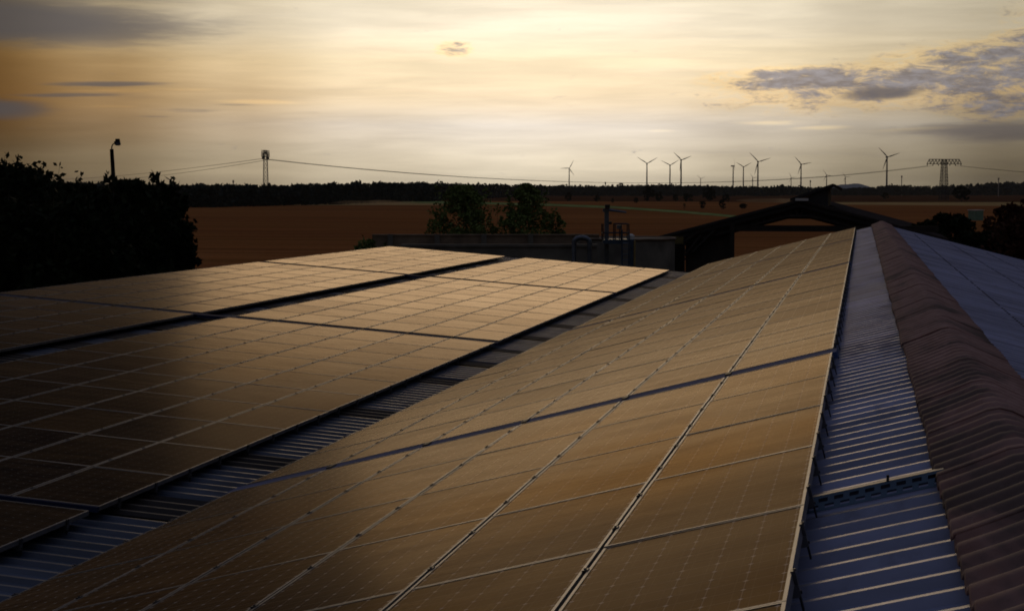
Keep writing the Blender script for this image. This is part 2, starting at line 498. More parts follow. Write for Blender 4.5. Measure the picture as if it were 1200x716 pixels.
def sheet(name, mat, y0, y1, xa, za_, xb, zb_, parent, pitch=.25, depth=.038, phase=0.0, kind='trap', xn=1):
    """profiled sheet; ribs run from (xa, za_) to (xb, zb_), repeated along Y"""
    prof = []
    y = y0
    k = math.ceil((y0 - phase) / pitch)
    yy = phase + (k - 1) * pitch
    pts = []
    while yy < y1 + pitch:
        pts += [(yy, 0), (yy + .030, 0), (yy + .052, -depth), (yy + .100, -depth), (yy + .104, -depth + .004), (yy + .124, -depth + .004), (yy + .128, -depth), (yy + pitch - .022, -depth)]
        yy += pitch
    pts = [p for p in pts if y0 <= p[0] <= y1]
    n = len(pts)
    v = []
    for i in range(xn + 1):
        f = i / xn
        for (py, pz) in pts:
            v.append((xa + (xb - xa) * f, py, za_ + (zb_ - za_) * f + pz))
    fs = []
    for i in range(xn):
        for j in range(n - 1):
            fs.append((i * n + j, (i + 1) * n + j, (i + 1) * n + j + 1, i * n + j + 1))
    me = bpy.data.meshes.new(name)
    me.from_pydata(v, [], fs); me.update()
    at_ = me.attributes.new('crest', 'FLOAT', 'FACE')
    tn = me.attributes.new('tone', 'FLOAT', 'FACE')
    r_ = random.Random(int(y0 * 100) + int(xa * 10)); tones = [r_.uniform(.80, 1.14) for _ in range(200)]
    for i, p in enumerate(me.polygons):
        j = i % (n - 1)
        tn.data[i].value = tones[int((pts[j][0] - phase + .02) / (pitch * 4) + 50) % 200]
        at_.data[i].value = 1.0 if (pts[j][1] == 0 and pts[j + 1][1] == 0) else 0.0
    return new_obj(name, me, parent, mat)

ba = empty('barn_building', (0, 0, 0))
tag(ba, 'long farm building with blue ribbed metal roof and corrugated ridge cap, nearest the camera', 'building')
LOWZ = -.018
YT = 7.35                           # where the perforated tray crosses the sheets
sheet('roof_sheet', M_SHEET, YT - .02, ROOF_A1, XC - .02, ZC - .02 * TA, -4.93, za(-4.93), ba)
sheet('roof_sheet', M_SHEET, ROOF_A0, YT - .06, XC - .02, ZC - .02 * TA + LOWZ, -4.93, za(-4.93) + LOWZ, ba)
sheet('roof_sheet', M_SHEET_R, ROOF_A0, ROOF_A1, XC + .02, ZC - .02 * TA, 6.6, ZC - (6.6 - XC) * TA, ba)
# walls
wz = .30
def prism(name, poly, y0, y1, mat, parent):
    m_ = MB(); n = len(poly)
    m_.v = [(x, y0, z) for x, z in poly] + [(x, y1, z) for x, z in poly]
    m_.f = [tuple(range(n)), tuple(reversed(range(n, 2 * n)))] + [(i, i + n, (i + 1) % n + n, (i + 1) % n) for i in range(n)]
    return m_.build(name, mat, parent)
prism('wall', [(-4.7, 0), (6.3, 0), (6.3, ZC - (6.3 - XC) * TA - .1), (XC, ZC - .1), (-4.7, za(-4.7) - .1)], ROOF_A0 + .3, ROOF_A1 - .25, M_WALL, ba)
# verge flashing at the far gable
m_ = MB()
for sx, xe in ((-1, -4.93), (1, 6.6)):
    ze = ZC - abs(xe - XC) * TA
    m_.quad((XC, ROOF_A1 + .01, ZC + .02), (xe, ROOF_A1 + .01, ze + .02), (xe, ROOF_A1 + .01, ze - .16), (XC, ROOF_A1 + .01, ZC - .16))
m_.build('verge_board', M_STEELD, ba)
# screws along the purlins of the pale slope
m_ = MB()
for xs in (1.62, 2.7, 3.8, 4.9):
    z_ = ZC - (xs - XC) * TA
    k = 0
    y_ = math.ceil((3) / .25) * .25 + .015
    while y_ < 56:
        if rng.random() < .85:
            m_.box(xs - .011, xs + .011, y_ - .011, y_ + .011, z_ - .004, z_ + .009)
        y_ += .25
tag(m_.build('roof_screw', M_BLACK, ba), kind='stuff')

# ridge cap: corrugated fibre cement pieces
def cap_piece(y0, y1, lift):
    xs = [-.335, -.33, -.22, -.12, -.055, 0, .055, .12, .22, .33, .335]
    zs = [-.150, -.132, -.088, -.045, -.014, 0, -.014, -.045, -.088, -.132, -.150]
    ys = []
    n = max(2, int(round((y1 - y0) / (.207 / 14))))
    v, f = [], []
    for j in range(n + 1):
        y = y0 + (y1 - y0) * j / n
        cw = math.cos(2 * math.pi * y / .207)
        wv = .016 * math.copysign(abs(cw) ** .55, cw)
        for x, z in zip(xs, zs):
            k = 1 - .35 * math.exp(-(x / .05) ** 2)
            v.append((XC + x + (.004 * math.sin(y * 3.1) if abs(x) > .3 else 0), y, H - 1.035 + z + wv * k + lift * (1 - (y - y0) / (y1 - y0)) ))
    m = len(xs)
    for j in range(n):
        for i in range(m - 1):
            f.append((j * m + i, j * m + i + 1, (j + 1) * m + i + 1, (j + 1) * m + i))
    return v, f
capv, capf = [], []
y = 1.0; seg = 1.242
while y < ROOF_A1:
    v, f = cap_piece(y, min(y + seg + .07, ROOF_A1 + .05), .0035)
    k = len(capv)
    dz = rng.uniform(-.0015, .0015); dx = rng.uniform(-.006, .006)
    capv += [(p[0] + dx, p[1], p[2] + dz) for p in v]; capf += [tuple(i + k for i in q) for q in f]
    y += seg
me = bpy.data.meshes.new('ridge_cap'); me.from_pydata(capv, [], capf); me.update()
for p in me.polygons: p.use_smooth = True
cap = new_obj('ridge_cap', me, ba, M_CAP)
so = cap.modifiers.new('thick', 'SOLIDIFY'); so.thickness = .006; so.offset = -1

# cross tray: perforated channel across the slope + grey flashing behind it
def zs_(x): return za(x) - .0
ct = empty('cable_tray', (0, YT, za(0)))
tag(ct, 'dark perforated metal cable tray lying across the blue sheets beside the ridge cap', 'cable tray')
def tray_local(parent):
    """perforated face, sloping with the roof: x from -.30 to .36"""
    L0, L1 = -.34, .345
    n = int((L1 - L0) / .0125)
    t_ = MB()
    face = []
    rows = [0.0, .009, .022, .032, .046, .056]
    yy = [0.0, .010, .025, .036, .051, .062]     # the face leans back a little
    def P(x, r): return (x, -.075 + yy[r] * 1.0, (x) * TA + .006 + rows[r] * .95)
    for i in range(n):
        x0 = L0 + (L1 - L0) * i / n; x1 = L0 + (L1 - L0) * (i + 1) / n
        for r in range(5):
            hole = (r == 1 and i % 5 in (1, 2, 3)) or (r == 3 and (i + 2) % 5 in (1, 2, 3))
            if not hole:
                t_.quad(P(x0, r), P(x1, r), P(x1, r + 1), P(x0, r + 1))
    o = t_.build('perforated_side', M_LADD, parent)
    o.modifiers.new('t', 'SOLIDIFY').thickness = .003
    t2 = MB()
    for (ya, yb, zoff) in ((-.012, .055, .060),):
        t2.v = []; t2.f = []
        k = 0
        t2.v = [(L0, ya, L0 * TA + zoff), (L1, ya, L1 * TA + zoff), (L1, yb, L1 * TA + zoff - .004), (L0, yb, L0 * TA + zoff - .004),
                (L0, ya, L0 * TA + zoff - .006), (L1, ya, L1 * TA + zoff - .006), (L1, yb, L1 * TA + .0), (L0, yb, L0 * TA + .0)]
        t2.f = [(0, 1, 2, 3), (4, 7, 6, 5), (0, 4, 5, 1), (1, 5, 6, 2), (2, 6, 7, 3), (3, 7, 4, 0)]
    t2.build('tray_lid', M_RAIL, parent)
    t3 = MB(); t3.tube([(.12, -.01, .12 * TA + .055), (.12, -.01, .12 * TA + .085)], .006)
    t3.build('bolt', M_STEELD, parent)
tray_local(ct)

# middle/left building
bb = empty('shed_building', (0, 0, 0))
tag(bb, 'wide low farm building on the left whose gentle ribbed roof carries two solar arrays', 'building')
XR, XM, XL = -4.62, -9.0, -16.25
# dark translucent strips of the valley, as (start, end) along the building
valley = [(13.9, 14.75), (16.6, 17.3), (20.6, 21.3), (24.4, 25.0), (27.0, 27.5), (29.3, 29.9), (32.0, 32.6), (34.9, 35.7), (38.3, 39.1), (43.6, 44.6), (49.4, 50.4), (55.2, 56.2)]
def banded(bands, x0, x1, y0, y1):
    y = y0
    for (s_, e_) in bands + [(y1, y1)]:
        sheet('roof_sheet', M_SHEET_B, y, s_ - .004, x0, zb(x0), x1, zb(x1), bb)
        if e_ > s_:
            sheet('dark_strip', M_SHEET_D, s_, e_, x0, zb(x0) + .006, x1, zb(x1) + .006, bb)
        y = e_ + .004
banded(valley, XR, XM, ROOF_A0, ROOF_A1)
gapb = []  # dark strips at nearly even spacing along the gap between the arrays
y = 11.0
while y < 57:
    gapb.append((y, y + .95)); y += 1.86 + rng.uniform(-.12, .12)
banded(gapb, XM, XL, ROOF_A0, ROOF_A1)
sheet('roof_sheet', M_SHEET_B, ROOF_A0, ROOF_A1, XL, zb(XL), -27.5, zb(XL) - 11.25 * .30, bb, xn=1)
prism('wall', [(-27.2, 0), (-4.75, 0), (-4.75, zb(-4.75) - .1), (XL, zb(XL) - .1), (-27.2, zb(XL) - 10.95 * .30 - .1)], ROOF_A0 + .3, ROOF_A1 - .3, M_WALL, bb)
m_ = MB()
m_.quad((XR, ROOF_A1 + .01, zb(XR) + .02), (XL, ROOF_A1 + .01, zb(XL) + .02), (XL, ROOF_A1 + .01, zb(XL) - .2), (XR, ROOF_A1 + .01, zb(XR) - .2))
m_.build('verge_board', M_STEELD, bb)

# ------------------------------------------------------------------ solar panels
PW, PL, PITCHX = .808, 1.613, .825
def panel_meshes():
    fw = .013; th = .040
    f = MB()
    # frame: four bars round the glass; origin at the top right near corner, x runs down the slope to the left (negative)
    f.box(-PW, 0, 0, fw, -th, 0); f.box(-PW, 0, PL - fw, PL, -th, 0)
    f.box(-PW, -PW + fw, fw, PL - fw, -th, 0); f.box(-fw, 0, fw, PL - fw, -th, 0)
    fm = bpy.data.meshes.new('frame'); fm.from_pydata(f.v, [], f.f); fm.update(); fm.materials.append(M_ALU)
    gm = bpy.data.meshes.new('glass')
    z = -.0025
    gm.from_pydata([(-PW + fw, fw, z), (-fw, fw, z), (-fw, PL - fw, z), (-PW + fw, PL - fw, z)], [], [(0, 1, 2, 3)])
    gm.update(); gm.materials.append(M_GLASS)
    uvl = gm.uv_layers.new(name='UV')
    for i, c in enumerate([(-.10, -.14), (6.10, -.14), (6.10, 12.14), (-.10, 12.14)]): uvl.data[i].uv = c
    c = MB()
    c.box(-PW - .021, -PW + .004, -.020, .020, -.030, .005)
    c.tube([(-PW - .0085, 0, .004), (-PW - .0085, 0, .010)], .006)
    cm = bpy.data.meshes.new('clamp'); cm.from_pydata(c.v, [], c.f); cm.update(); cm.materials.append(M_CLAMP)
    return fm, gm, cm
FM, GM, CM = panel_meshes()
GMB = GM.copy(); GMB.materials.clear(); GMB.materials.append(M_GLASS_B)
ORD = ['first', 'second', 'third', 'fourth', 'fifth', 'sixth', 'seventh', 'eighth', 'ninth', 'tenth', 'eleventh']
secs = []                            # (start Y, rows, row pitch, text, reversed)
SEC_A = [(13.25 - 6 * 1.618, 6, 1.618, 'before the nearest', True), (13.62, 10, 1.620, 'beyond the nearest', False), (30.20, 9, 1.620, 'beyond the second', False), (45.20, 8, 1.620, 'beyond the third', False)]
SEC_B = [(13.42 - 3 * 1.618, 3, 1.618, 'before the nearest', True)] + SEC_A[1:]
panels = []
def array_panels(arr, x0, z0, tilt, cols, sections, left_rises):
    for c in range(cols):
        for (y0, rows, p, txt, rev) in sections:
            for r in range(rows):
                s_ = c * PITCHX
                if left_rises:
                    x = x0 - s_ * math.cos(tilt); z = z0 + s_ * math.sin(tilt); ry = tilt
                else:
                    x = x0 - s_ * math.cos(tilt); z = z0 - s_ * math.sin(tilt); ry = -tilt
                rr = (rows - 1 - r) if rev else r
                lab = f'{arr} array solar panel, {ORD[c]} column from its right edge, {ORD[rr]} row {txt} channel'
                panels.append([x, y0 + r * p, z, ry, lab, arr])
array_panels('right', AX, AZ, .2505, 6, SEC_A, False)
array_panels('middle', BX, BZ, .0759, 6, SEC_B, True)
GOFF = 6.80 * PITCHX
array_panels('left', BX - GOFF * CB, BZ + GOFF * SB, .0759, 5, SEC_B, True)
fwv = Vector((CF.x, CF.y, 0))
def inview(p):
    q = Vector((p[0] - .4, p[1] + .8, p[2] - H))
    d = q.dot(fwv)
    if d < 2: return False
    x = 600 + FPX * q.dot(CR) / d; y_ = 223 - FPX * q.z / d
    return -130 < x < 1300 and y_ < 860
vis = [p for p in panels if inview(p)]
vis.sort(key=lambda p: (p[0] - .4) ** 2 + (p[1] + .8) ** 2)
near, far = vis[:300], vis[300:]
first = None
def place_matrix(x, y, z, ry):
    j = rng.gauss
    return (x, y, z), (j(0, .0022), -ry + j(0, .0022) if False else ry * 1.0 + j(0, .0020), j(0, .0006))
# rotation about +Y by angle t maps local -X to (-cos t, 0, +sin t): positive t lifts the left side
for (x, y, z, ry, lab, arr) in near:
    t = empty('solar_panel', (x, y, z))
    t.rotation_euler = (rng.gauss(0, .0009), ry + rng.gauss(0, .0016), 0)
    tag(t, lab, 'solar panel', f'solar panels of the {arr} array')
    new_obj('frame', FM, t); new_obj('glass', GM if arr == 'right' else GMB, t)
    for cy in (.40, 1.20):
        co = new_obj('clamp', CM, t); co.location = (0, cy, 0)
# the rest of the field of panels, too many to single out
v, f, uvs, mats, pid = [], [], [], [], []
for n_, (x, y, z, ry, lab, arr) in enumerate(far):
    M_ = Matrix.Translation((x, y, z)) @ Matrix.Rotation(ry + rng.gauss(0, .0022), 4, 'Y') @ Matrix.Rotation(rng.gauss(0, .0009), 4, 'X')
    pr = rng.random()
    for me, mi in ((FM, 0), (GM, 1), (CM, 2), (CM, 2)):
        off = Vector((0, 0, 0))
        if me is CM: off = Vector((0, .40 if (len(pid) % 2) else 1.20, 0))
        k = len(v)
        v += [tuple(M_ @ (q.co + off)) for q in me.vertices]
        for p in me.polygons:
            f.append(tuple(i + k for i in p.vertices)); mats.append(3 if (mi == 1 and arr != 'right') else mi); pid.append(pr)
            if me is GM: uvs += [(-.10, -.14), (6.10, -.14), (6.10, 12.14), (-.10, 12.14)]
            else: uvs += [(0, 0)] * len(p.vertices)
me = bpy.data.meshes.new('solar_panels'); me.from_pydata(v, [], f); me.update()
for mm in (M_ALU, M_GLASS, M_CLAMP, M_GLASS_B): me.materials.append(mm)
me.polygons.foreach_set('material_index', mats)
at_ = me.attributes.new('pid', 'FLOAT', 'FACE'); at_.data.foreach_set('value', pid)
uvl = me.uv_layers.new(name='UV')
for i, c in enumerate(uvs): uvl.data[i].uv = c
o = new_obj('solar_panels', me)
tag(o, 'far rows of dusty solar panels at the back of the three roof arrays', 'solar panels', kind='stuff')

# mounting rails under every row, with a hook at the right-hand end
def rail_mesh(L):
    r = MB(); r.box(-L - .03, .012, -.02, .02, -.082, -.041)
    me = bpy.data.meshes.new('mounting_rail'); me.from_pydata(r.v, [], r.f); me.update(); me.materials.append(M_RAIL); return me
hk = MB(); hk.box(.004, .011, -.013, .013, -.13, -.045); hk.tube([(.010, 0, -.070), (.017, 0, -.070)], .006)
HM = bpy.data.meshes.new('roof_hook'); HM.from_pydata(hk.v, [], hk.f); HM.update(); HM.materials.append(M_BLACK)
ec = MB(); ec.box(-.004, .012, -.018, .018, -.040, .004); ec.tube([(.010, 0, .0), (.010, 0, .008)], .005)
EM = bpy.data.meshes.new('end_clamp'); EM.from_pydata(ec.v, [], ec.f); EM.update(); EM.materials.append(M_CLAMP)
for arr, x0, z0, ry, cols, sec in (('right', AX, AZ, -.2505, 6, SEC_A), ('middle', BX, BZ, .0759, 6, SEC_B)):
    rm = rail_mesh(cols * PITCHX)
    for (y0, rows, p, txt, rev) in sec:
        for r in range(rows):
            rr = (rows - 1 - r) if rev else r
            if y0 + r * p < (2.8 if arr == 'right' else 9.5): continue
            for cy, wh in ((.40, 'nearer'), (1.20, 'farther')):
                o = new_obj('mounting_rail', rm)
                o.location = (x0, y0 + r * p + cy, z0); o.rotation_euler = (0, ry, 0)
                tag(o, f'{wh} mounting rail end under {ORD[rr]} row {txt} channel, {arr} array', 'mounting rail', f'rails under the {arr} array')
                new_obj('roof_hook', HM, o)
                new_obj('end_clamp', EM, o)

# blue channels in the breaks between sections
def channel(arr, which, y0, y1, x0, z0, ry, L, drop, joints):
    t = empty('cable_channel', (x0, (y0 + y1) / 2, z0)); t.rotation_euler = (0, ry, 0)
    tag(t, f'dark blue metal cable channel crossing the {arr} array, {which} from the camera', 'cable channel', 'blue channels across the arrays')
    hw = (y1 - y0) / 2
    c = MB(); c.box(-L, .03, -hw, hw, -drop - .05, -drop)
    c.build('cover', M_CHAN if arr == 'right' else M_CHAN2, t)
    me = None
    for k in range(1, joints + 1):
        b_ = MB(); b_.box(-.022, .022, -hw * .45, hw * .45, -drop - .01, -drop + .012)
        if me is None:
            o = b_.build('joint_clip', M_BLACK, t); me = o.data
        else:
            o = new_obj('joint_clip', me, t)
        o.location = (-k * PITCHX + .012, 0, 0)
channel('right', 'first', 13.27, 13.60, AX, AZ, -.2505, 5.0, .004, 5)
channel('right', 'second', 29.86, 30.17, AX, AZ, -.2505, 5.0, .006, 5)
channel('right', 'third', 44.79, 45.18, AX, AZ, -.2505, 5.0, .006, 5)
for arr, off, n_, L in (('middle', 0, 6, 5.0 + .62), ('left', GOFF, 5, 4.14)):
    for wh, y0, y1 in (('second', 29.88, 30.12), ('third', 44.88, 45.12)):
        channel(arr, wh, y0, y1, BX - off * CB, BZ + off * SB, .0759, L, .012, n_ - 1)
# module-end profile at the first break of the middle array
o = MB().box(-9.0, 0.0, -.03, .0, -.05, -.002).build('edge_profile', M_CHAN2)
o.location = (BX, 13.61, BZ); o.rotation_euler = (0, .0759, 0)
tag(o, 'dark blue edge profile along the nearest break of the middle array', 'edge profile')

# ------------------------------------------------------------------ vegetation builders
def leaves(mb, c, r, n, size, rnd, squash=1.0):
    for _ in range(n):
        while True:
            q = Vector((rnd.uniform(-1, 1), rnd.uniform(-1, 1), rnd.uniform(-1, 1)))
            if .15 < q.length < 1: break
        q = q.normalized() * (q.length ** .6)
        p = Vector(c) + Vector((q.x * r, q.y * r, q.z * r * squash))
        u = Vector((rnd.gauss(0, 1), rnd.gauss(0, 1), rnd.gauss(0, 1))).normalized()
        w_ = u.cross(Vector((rnd.gauss(0, 1), rnd.gauss(0, 1), rnd.gauss(0, 1)))).normalized()
        s_ = size * rnd.uniform(.6, 1.4)
        mb.quad(p - u * s_, p + w_ * s_ * .55, p + u * s_, p - w_ * s_ * .55)

def make_tree(label, loc, h, r, seed, leaf, n_clump=60, per=60, size=.12, shape='round', sprig=0, cat='tree', name='tree', group=None, trunk_r=.12, low=.15):
    rnd = random.Random(seed)
    t = empty(name, loc)
    tag(t, label, cat, group)
    tr, cr = MB(), MB()
    tips = []
    nl = 5 if shape != 'shrub' else 7
    if shape == 'shrub':
        for k in range(nl):
            an = rnd.uniform(0, 6.28); rr = rnd.uniform(.1, .5) * r
            top = Vector((math.cos(an) * rr, math.sin(an) * rr, h * rnd.uniform(.6, .95)))
            tr.tube([Vector((math.cos(an) * .1, math.sin(an) * .1, 0)), top * .5 + Vector((rnd.uniform(-.1, .1), rnd.uniform(-.1, .1), 0)), top], trunk_r * .5, trunk_r * .1, 5)
    else:
        mid = Vector((rnd.uniform(-.05, .05) * h, rnd.uniform(-.05, .05) * h, h * .5))
        tr.tube([(0, 0, 0), mid * .5, mid, Vector((mid.x * 1.3, mid.y * 1.3, h * .92))], trunk_r, trunk_r * .15, 7)
        for k in range(9):
            f_ = rnd.uniform(.25, .85); an = rnd.uniform(0, 6.28)
            b_ = Vector((mid.x * f_, mid.y * f_, h * f_))
            L = r * rnd.uniform(.5, .95) * (1.1 - f_ * .5)
            tr.tube([b_, b_ + Vector((math.cos(an) * L * .5, math.sin(an) * L * .5, L * .25)), b_ + Vector((math.cos(an) * L, math.sin(an) * L, L * .6))], trunk_r * .35, trunk_r * .08, 5)
    for k in range(n_clump):
        f_ = rnd.random() ** .8
        z_ = h * (low + (1 - low) * f_)
        if shape == 'cone': env = (1 - f_) ** .62 * .9 + .06
        elif shape == 'shrub': env = math.sin(min(1, (1 - f_) * 1.1 + .02) * math.pi * .5) * .95 + .04
        else: env = math.sqrt(max(0.02, 1 - (2 * f_ - .9) ** 2 / 1.25))
        an = rnd.uniform(0, 6.28); rr = math.sqrt(rnd.random()) * r * env
        cr_r = r * rnd.uniform(.14, .30) * (.5 + .5 * env)
        c = Vector((math.cos(an) * rr, math.sin(an) * rr, min(z_, h - cr_r * .6)))
        leaves(cr, c, cr_r, per, size, rnd, .8)
    for k in range(sprig):
        an = rnd.uniform(0, 6.28); rr = rnd.uniform(0, .75) * r
        b_ = Vector((math.cos(an) * rr, math.sin(an) * rr, h * rnd.uniform(.7, .9)))
        L = h * rnd.uniform(.07, .19)
        tip = b_ + Vector((rnd.uniform(-.15, .15) * L, rnd.uniform(-.15, .15) * L, L))
        tr.tube([b_, tip], trunk_r * .10, trunk_r * .04, 4)
        for q in range(9):
            p = b_.lerp(tip, rnd.random() ** .7)
            leaves(cr, p, L * .18, 3, size * 1.1, rnd)
    tr.build('trunk', M_BARK, t)
    cr.build('crown', leaf, t)
    return t

# dark trees at the left, behind the roofs
left_trees = [
    (4, 193, 92, 3.6, 'tall black tree at the far left edge of the picture', 'round', 31, 170),
    (36, 202, 98, 2.0, 'dark pointed tree just right of the tall edge tree', 'round', 32, 150),
    (82, 217, 105, 3.0, 'dark lower tree left of the gooseneck lamp post', 'round', 33, 150),
    (150, 213, 72, 1.9, 'near dark tree with leafy sprigs right beside the lamp post', 'round', 34, 200),
    (180, 220, 74, 1.7, 'dark round tree in middle of the left thicket, right of lamp post', 'round', 35, 170),
    (199, 228, 75, 1.15, 'rightmost dark tree of the left thicket, against the brown field', 'round', 36, 130),
    (112, 226, 68, 2.2, 'broad dark tree below the gooseneck lamp post', 'round', 37, 200),
    (24, 238, 66, 3.2, 'broad black tree at the lower left beside the roof', 'round', 38, 200),
    (66, 244, 64, 2.6, 'low black tree between edge trees and lamp post', 'round', 40, 170),
    (212, 266, 76, .8, 'small dark bush at the right foot of the left thicket', 'shrub', 39, 90),
]
for (x_, yt, D, r_, lab, shp, sd, nc) in left_trees:
    h_ = at(x_, yt, D).z
    make_tree(lab, gnd(x_, D), h_, r_, sd, M_LEAF, nc, 55, .15, shp, 30, group='trees of the left thicket', low=.25, trunk_r=.16)
# bushes behind the silo wall
for (x_, yt, D, r_, lab, shp, sd, n_) in [
    (432, 281, 94, 1.3, 'low dark weeds growing at the left end of the brown silo wall', 'cone', 46, 30),
    (541, 218, 108, 2.7, 'left of the two green bushes above the brown concrete wall', 'cone', 41, 120),
    (556, 246, 106, 2.0, 'low olive bush between the two tall bushes behind the wall', 'cone', 42, 40),
    (617, 216, 108, 2.1, 'taller feathery green bush right of its neighbour behind the wall', 'cone', 43, 100),
    (600, 250, 106, 2.0, 'low green bush at the foot of the feathery bush', 'cone', 44, 34),
    (655, 251, 107, .75, 'thin small green bush beside the pipe arch', 'cone', 45, 16)]:
    h_ = at(x_, yt, D).z
    make_tree(lab, gnd(x_, D), h_, r_, sd, M_LEAF2, n_, 40, .10, shp, 14, cat='bush', name='bush', group='bushes behind the silo wall', low=.58, trunk_r=.10)
# bushes right of the barn
for (x_, yt, D, r_, lab, mt, sd) in [
    (1112, 251, 120, 2.2, 'dark green bush beyond the right slope of the open barn', M_LEAF, 51),
    (1085, 262, 118, 1.8, 'low dark bush touching the barn roof on its right', M_LEAF, 52),
    (1150, 272, 112, 2.4, 'low dark bush below the pale green kiosk', M_LEAF, 53),
    (1186, 240, 120, 2.0, 'rust brown tree at the right edge of the picture', M_LEAFR, 54),
    (1200, 258, 110, 2.4, 'dark reddish bush at the right edge in front of the rust tree', M_LEAFR, 55)]:
    h_ = at(x_, yt, D).z
    make_tree(lab, gnd(x_, D), h_, r_, sd, mt, 130, 45, .15, 'round', 8, cat='bush', name='bush', low=.1)

# far solitary field trees
ftrees = [(666, 236.5, 226, 4, 'pair of low trees seen beneath the leftmost turbine'), (700, 237, 229, 3.6, 'small round field tree left of the pair under the turbines'),
          (718, 238, 232.5, 2, 'tiny field bush right of the small round tree'), (745.5, 238, 232, 3, 'little dark field tree just left of the big round one'),
          (760, 236, 218.5, 7.2, 'biggest round field tree, under the turbine left of a close pair'), (772.5, 236, 225, 5, 'rounded field tree touching the right side of the biggest one'),
          (792, 236.5, 228, 3.6, 'low field bush between the biggest tree and a wide hedge'), (806, 236.5, 227.5, 6.5, 'wide low hedge in the far field near the small turbine'),
          (831, 236.5, 219.5, 8, 'broad dark field tree left of the upright thin turbine'), (802, 245.5, 238.5, 1.6, 'tiny bush standing by the green verge'),
          (823, 245, 235.5, 4.0, 'round dark tree beside the green verge, left of its twin'), (846, 246, 234.5, 4.6, 'round dark tree beside the green verge, right of its twin'),
          (851, 237, 228, 5, 'low tree behind the verge twins'), (871, 244.5, 239, 4.6, 'low bush just above the barn roof edge'),
          (1037, 234, 226, 4.2, 'low field tree right of the barn lantern'), (1127, 237, 219, 10, 'broad dark tree under the right lattice pylon'),
          (727, 227, 214.8, 5, 'light crowned tree in the far tree line right of leftmost turbine')]
me_v = {}
for i, (x_, yb, yt, rpx, lab) in enumerate(ftrees):
    D = gdist(yb); r_ = rpx / FPX * D; h_ = (yb - yt) / FPX * D
    make_tree(lab, gnd(x_, D), h_, r_, 100 + i, M_LEAF, 46, 34, r_ * .12, 'round', 0, name='field_tree', group='scattered field trees', low=.08, trunk_r=r_ * .07)

# far woods as one mass each
def woods(name, label, x0, x1, D0, D1, htop, n, seed, sizes=(3.5, 6.5), dfun=None):
    rnd = random.Random(seed); mb = MB()
    for k in range(n):
        f_ = k / n
        x_ = x0 + (x1 - x0) * ((k * .61803) % 1.0)
        D = D0 + (D1 - D0) * rnd.random()
        yt = htop(x_) + abs(rnd.gauss(0, 1.3)) - (1.2 if rnd.random() < .06 else 0)
        if dfun: D = dfun(x_) * (1 + .14 * rnd.random())
        p = gnd(x_, D); h_ = max(4, (at(x_, yt, D)).z)
        r_ = rnd.uniform(*sizes)
        r_ = min(r_, h_ * .5)
        for q in range(9):
            fz = rnd.random()
            c = p + Vector((rnd.gauss(0, .42) * r_, rnd.gauss(0, .42) * r_, h_ * (.12 + .80 * fz)))
            leaves(mb, c, r_ * rnd.uniform(.3, .55) * (1.1 - .5 * fz), 12, r_ * .22, rnd, 1.0)
        mb.bar(p, p + Vector((0, 0, h_ * .8)), r_ * .05)
    o = mb.build(name, M_FOREST)
    return tag(o, label, 'woods', kind='stuff')
def lerp_pts(P):
    def f_(x):
        if x <= P[0][0]: return P[0][1]
        for (a0, b0), (a1, b1) in zip(P, P[1:]):
            if x <= a1: return b0 + (b1 - b0) * (x - a0) / (a1 - a0)
        return P[-1][1]
    return f_
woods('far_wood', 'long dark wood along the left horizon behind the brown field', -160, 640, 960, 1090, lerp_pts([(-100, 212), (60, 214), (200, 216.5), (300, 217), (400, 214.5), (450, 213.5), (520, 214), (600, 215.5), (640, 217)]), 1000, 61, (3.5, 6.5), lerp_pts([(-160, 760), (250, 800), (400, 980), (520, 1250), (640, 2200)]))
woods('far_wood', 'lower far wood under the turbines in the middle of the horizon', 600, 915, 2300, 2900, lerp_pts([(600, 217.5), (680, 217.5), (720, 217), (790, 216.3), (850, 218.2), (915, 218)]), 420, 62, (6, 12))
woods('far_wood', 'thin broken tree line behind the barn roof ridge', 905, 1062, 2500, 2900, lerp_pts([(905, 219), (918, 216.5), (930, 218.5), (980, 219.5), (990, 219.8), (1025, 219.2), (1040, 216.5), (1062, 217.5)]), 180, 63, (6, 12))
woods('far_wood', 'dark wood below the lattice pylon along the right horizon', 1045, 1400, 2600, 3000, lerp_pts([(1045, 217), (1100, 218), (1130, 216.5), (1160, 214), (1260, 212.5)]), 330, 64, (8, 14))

# pale distant hill
hb = MB(); D = 9000
cx = gnd(1000, D)
N1, N2 = 28, 12
hm = []
for i in range(N1 + 1):
    for j in range(N2 + 1):
        u = -1 + 2 * i / N1; v_ = -1 + 2 * j / N2
        r2 = min(1, u * u + v_ * v_)
        hgt = (math.cos(r2 ** .5 * math.pi) * .5 + .5) ** .8 * 42 * (1 - .25 * u) + 6 * mnoise.noise(Vector((u * 3, v_ * 3, 0))) * (1 - r2)
        p = cx + CR * (u * 200) + CF * (v_ * 320)
        hb.v.append((p.x, p.y, max(-1, hgt - .5)))
for i in range(N1):
    for j in range(N2):
        k = i * (N2 + 1) + j
        hb.f.append((k, k + N2 + 1, k + N2 + 2, k + 1))
M_HILL = simple('hill_haze_blue', (.20, .24, .28), .95, 0, .1, .002, .1)  # bluish haze of the distance put into the hill's colour
tag(hb.build('hill', M_HILL, smooth=True), kind='structure')

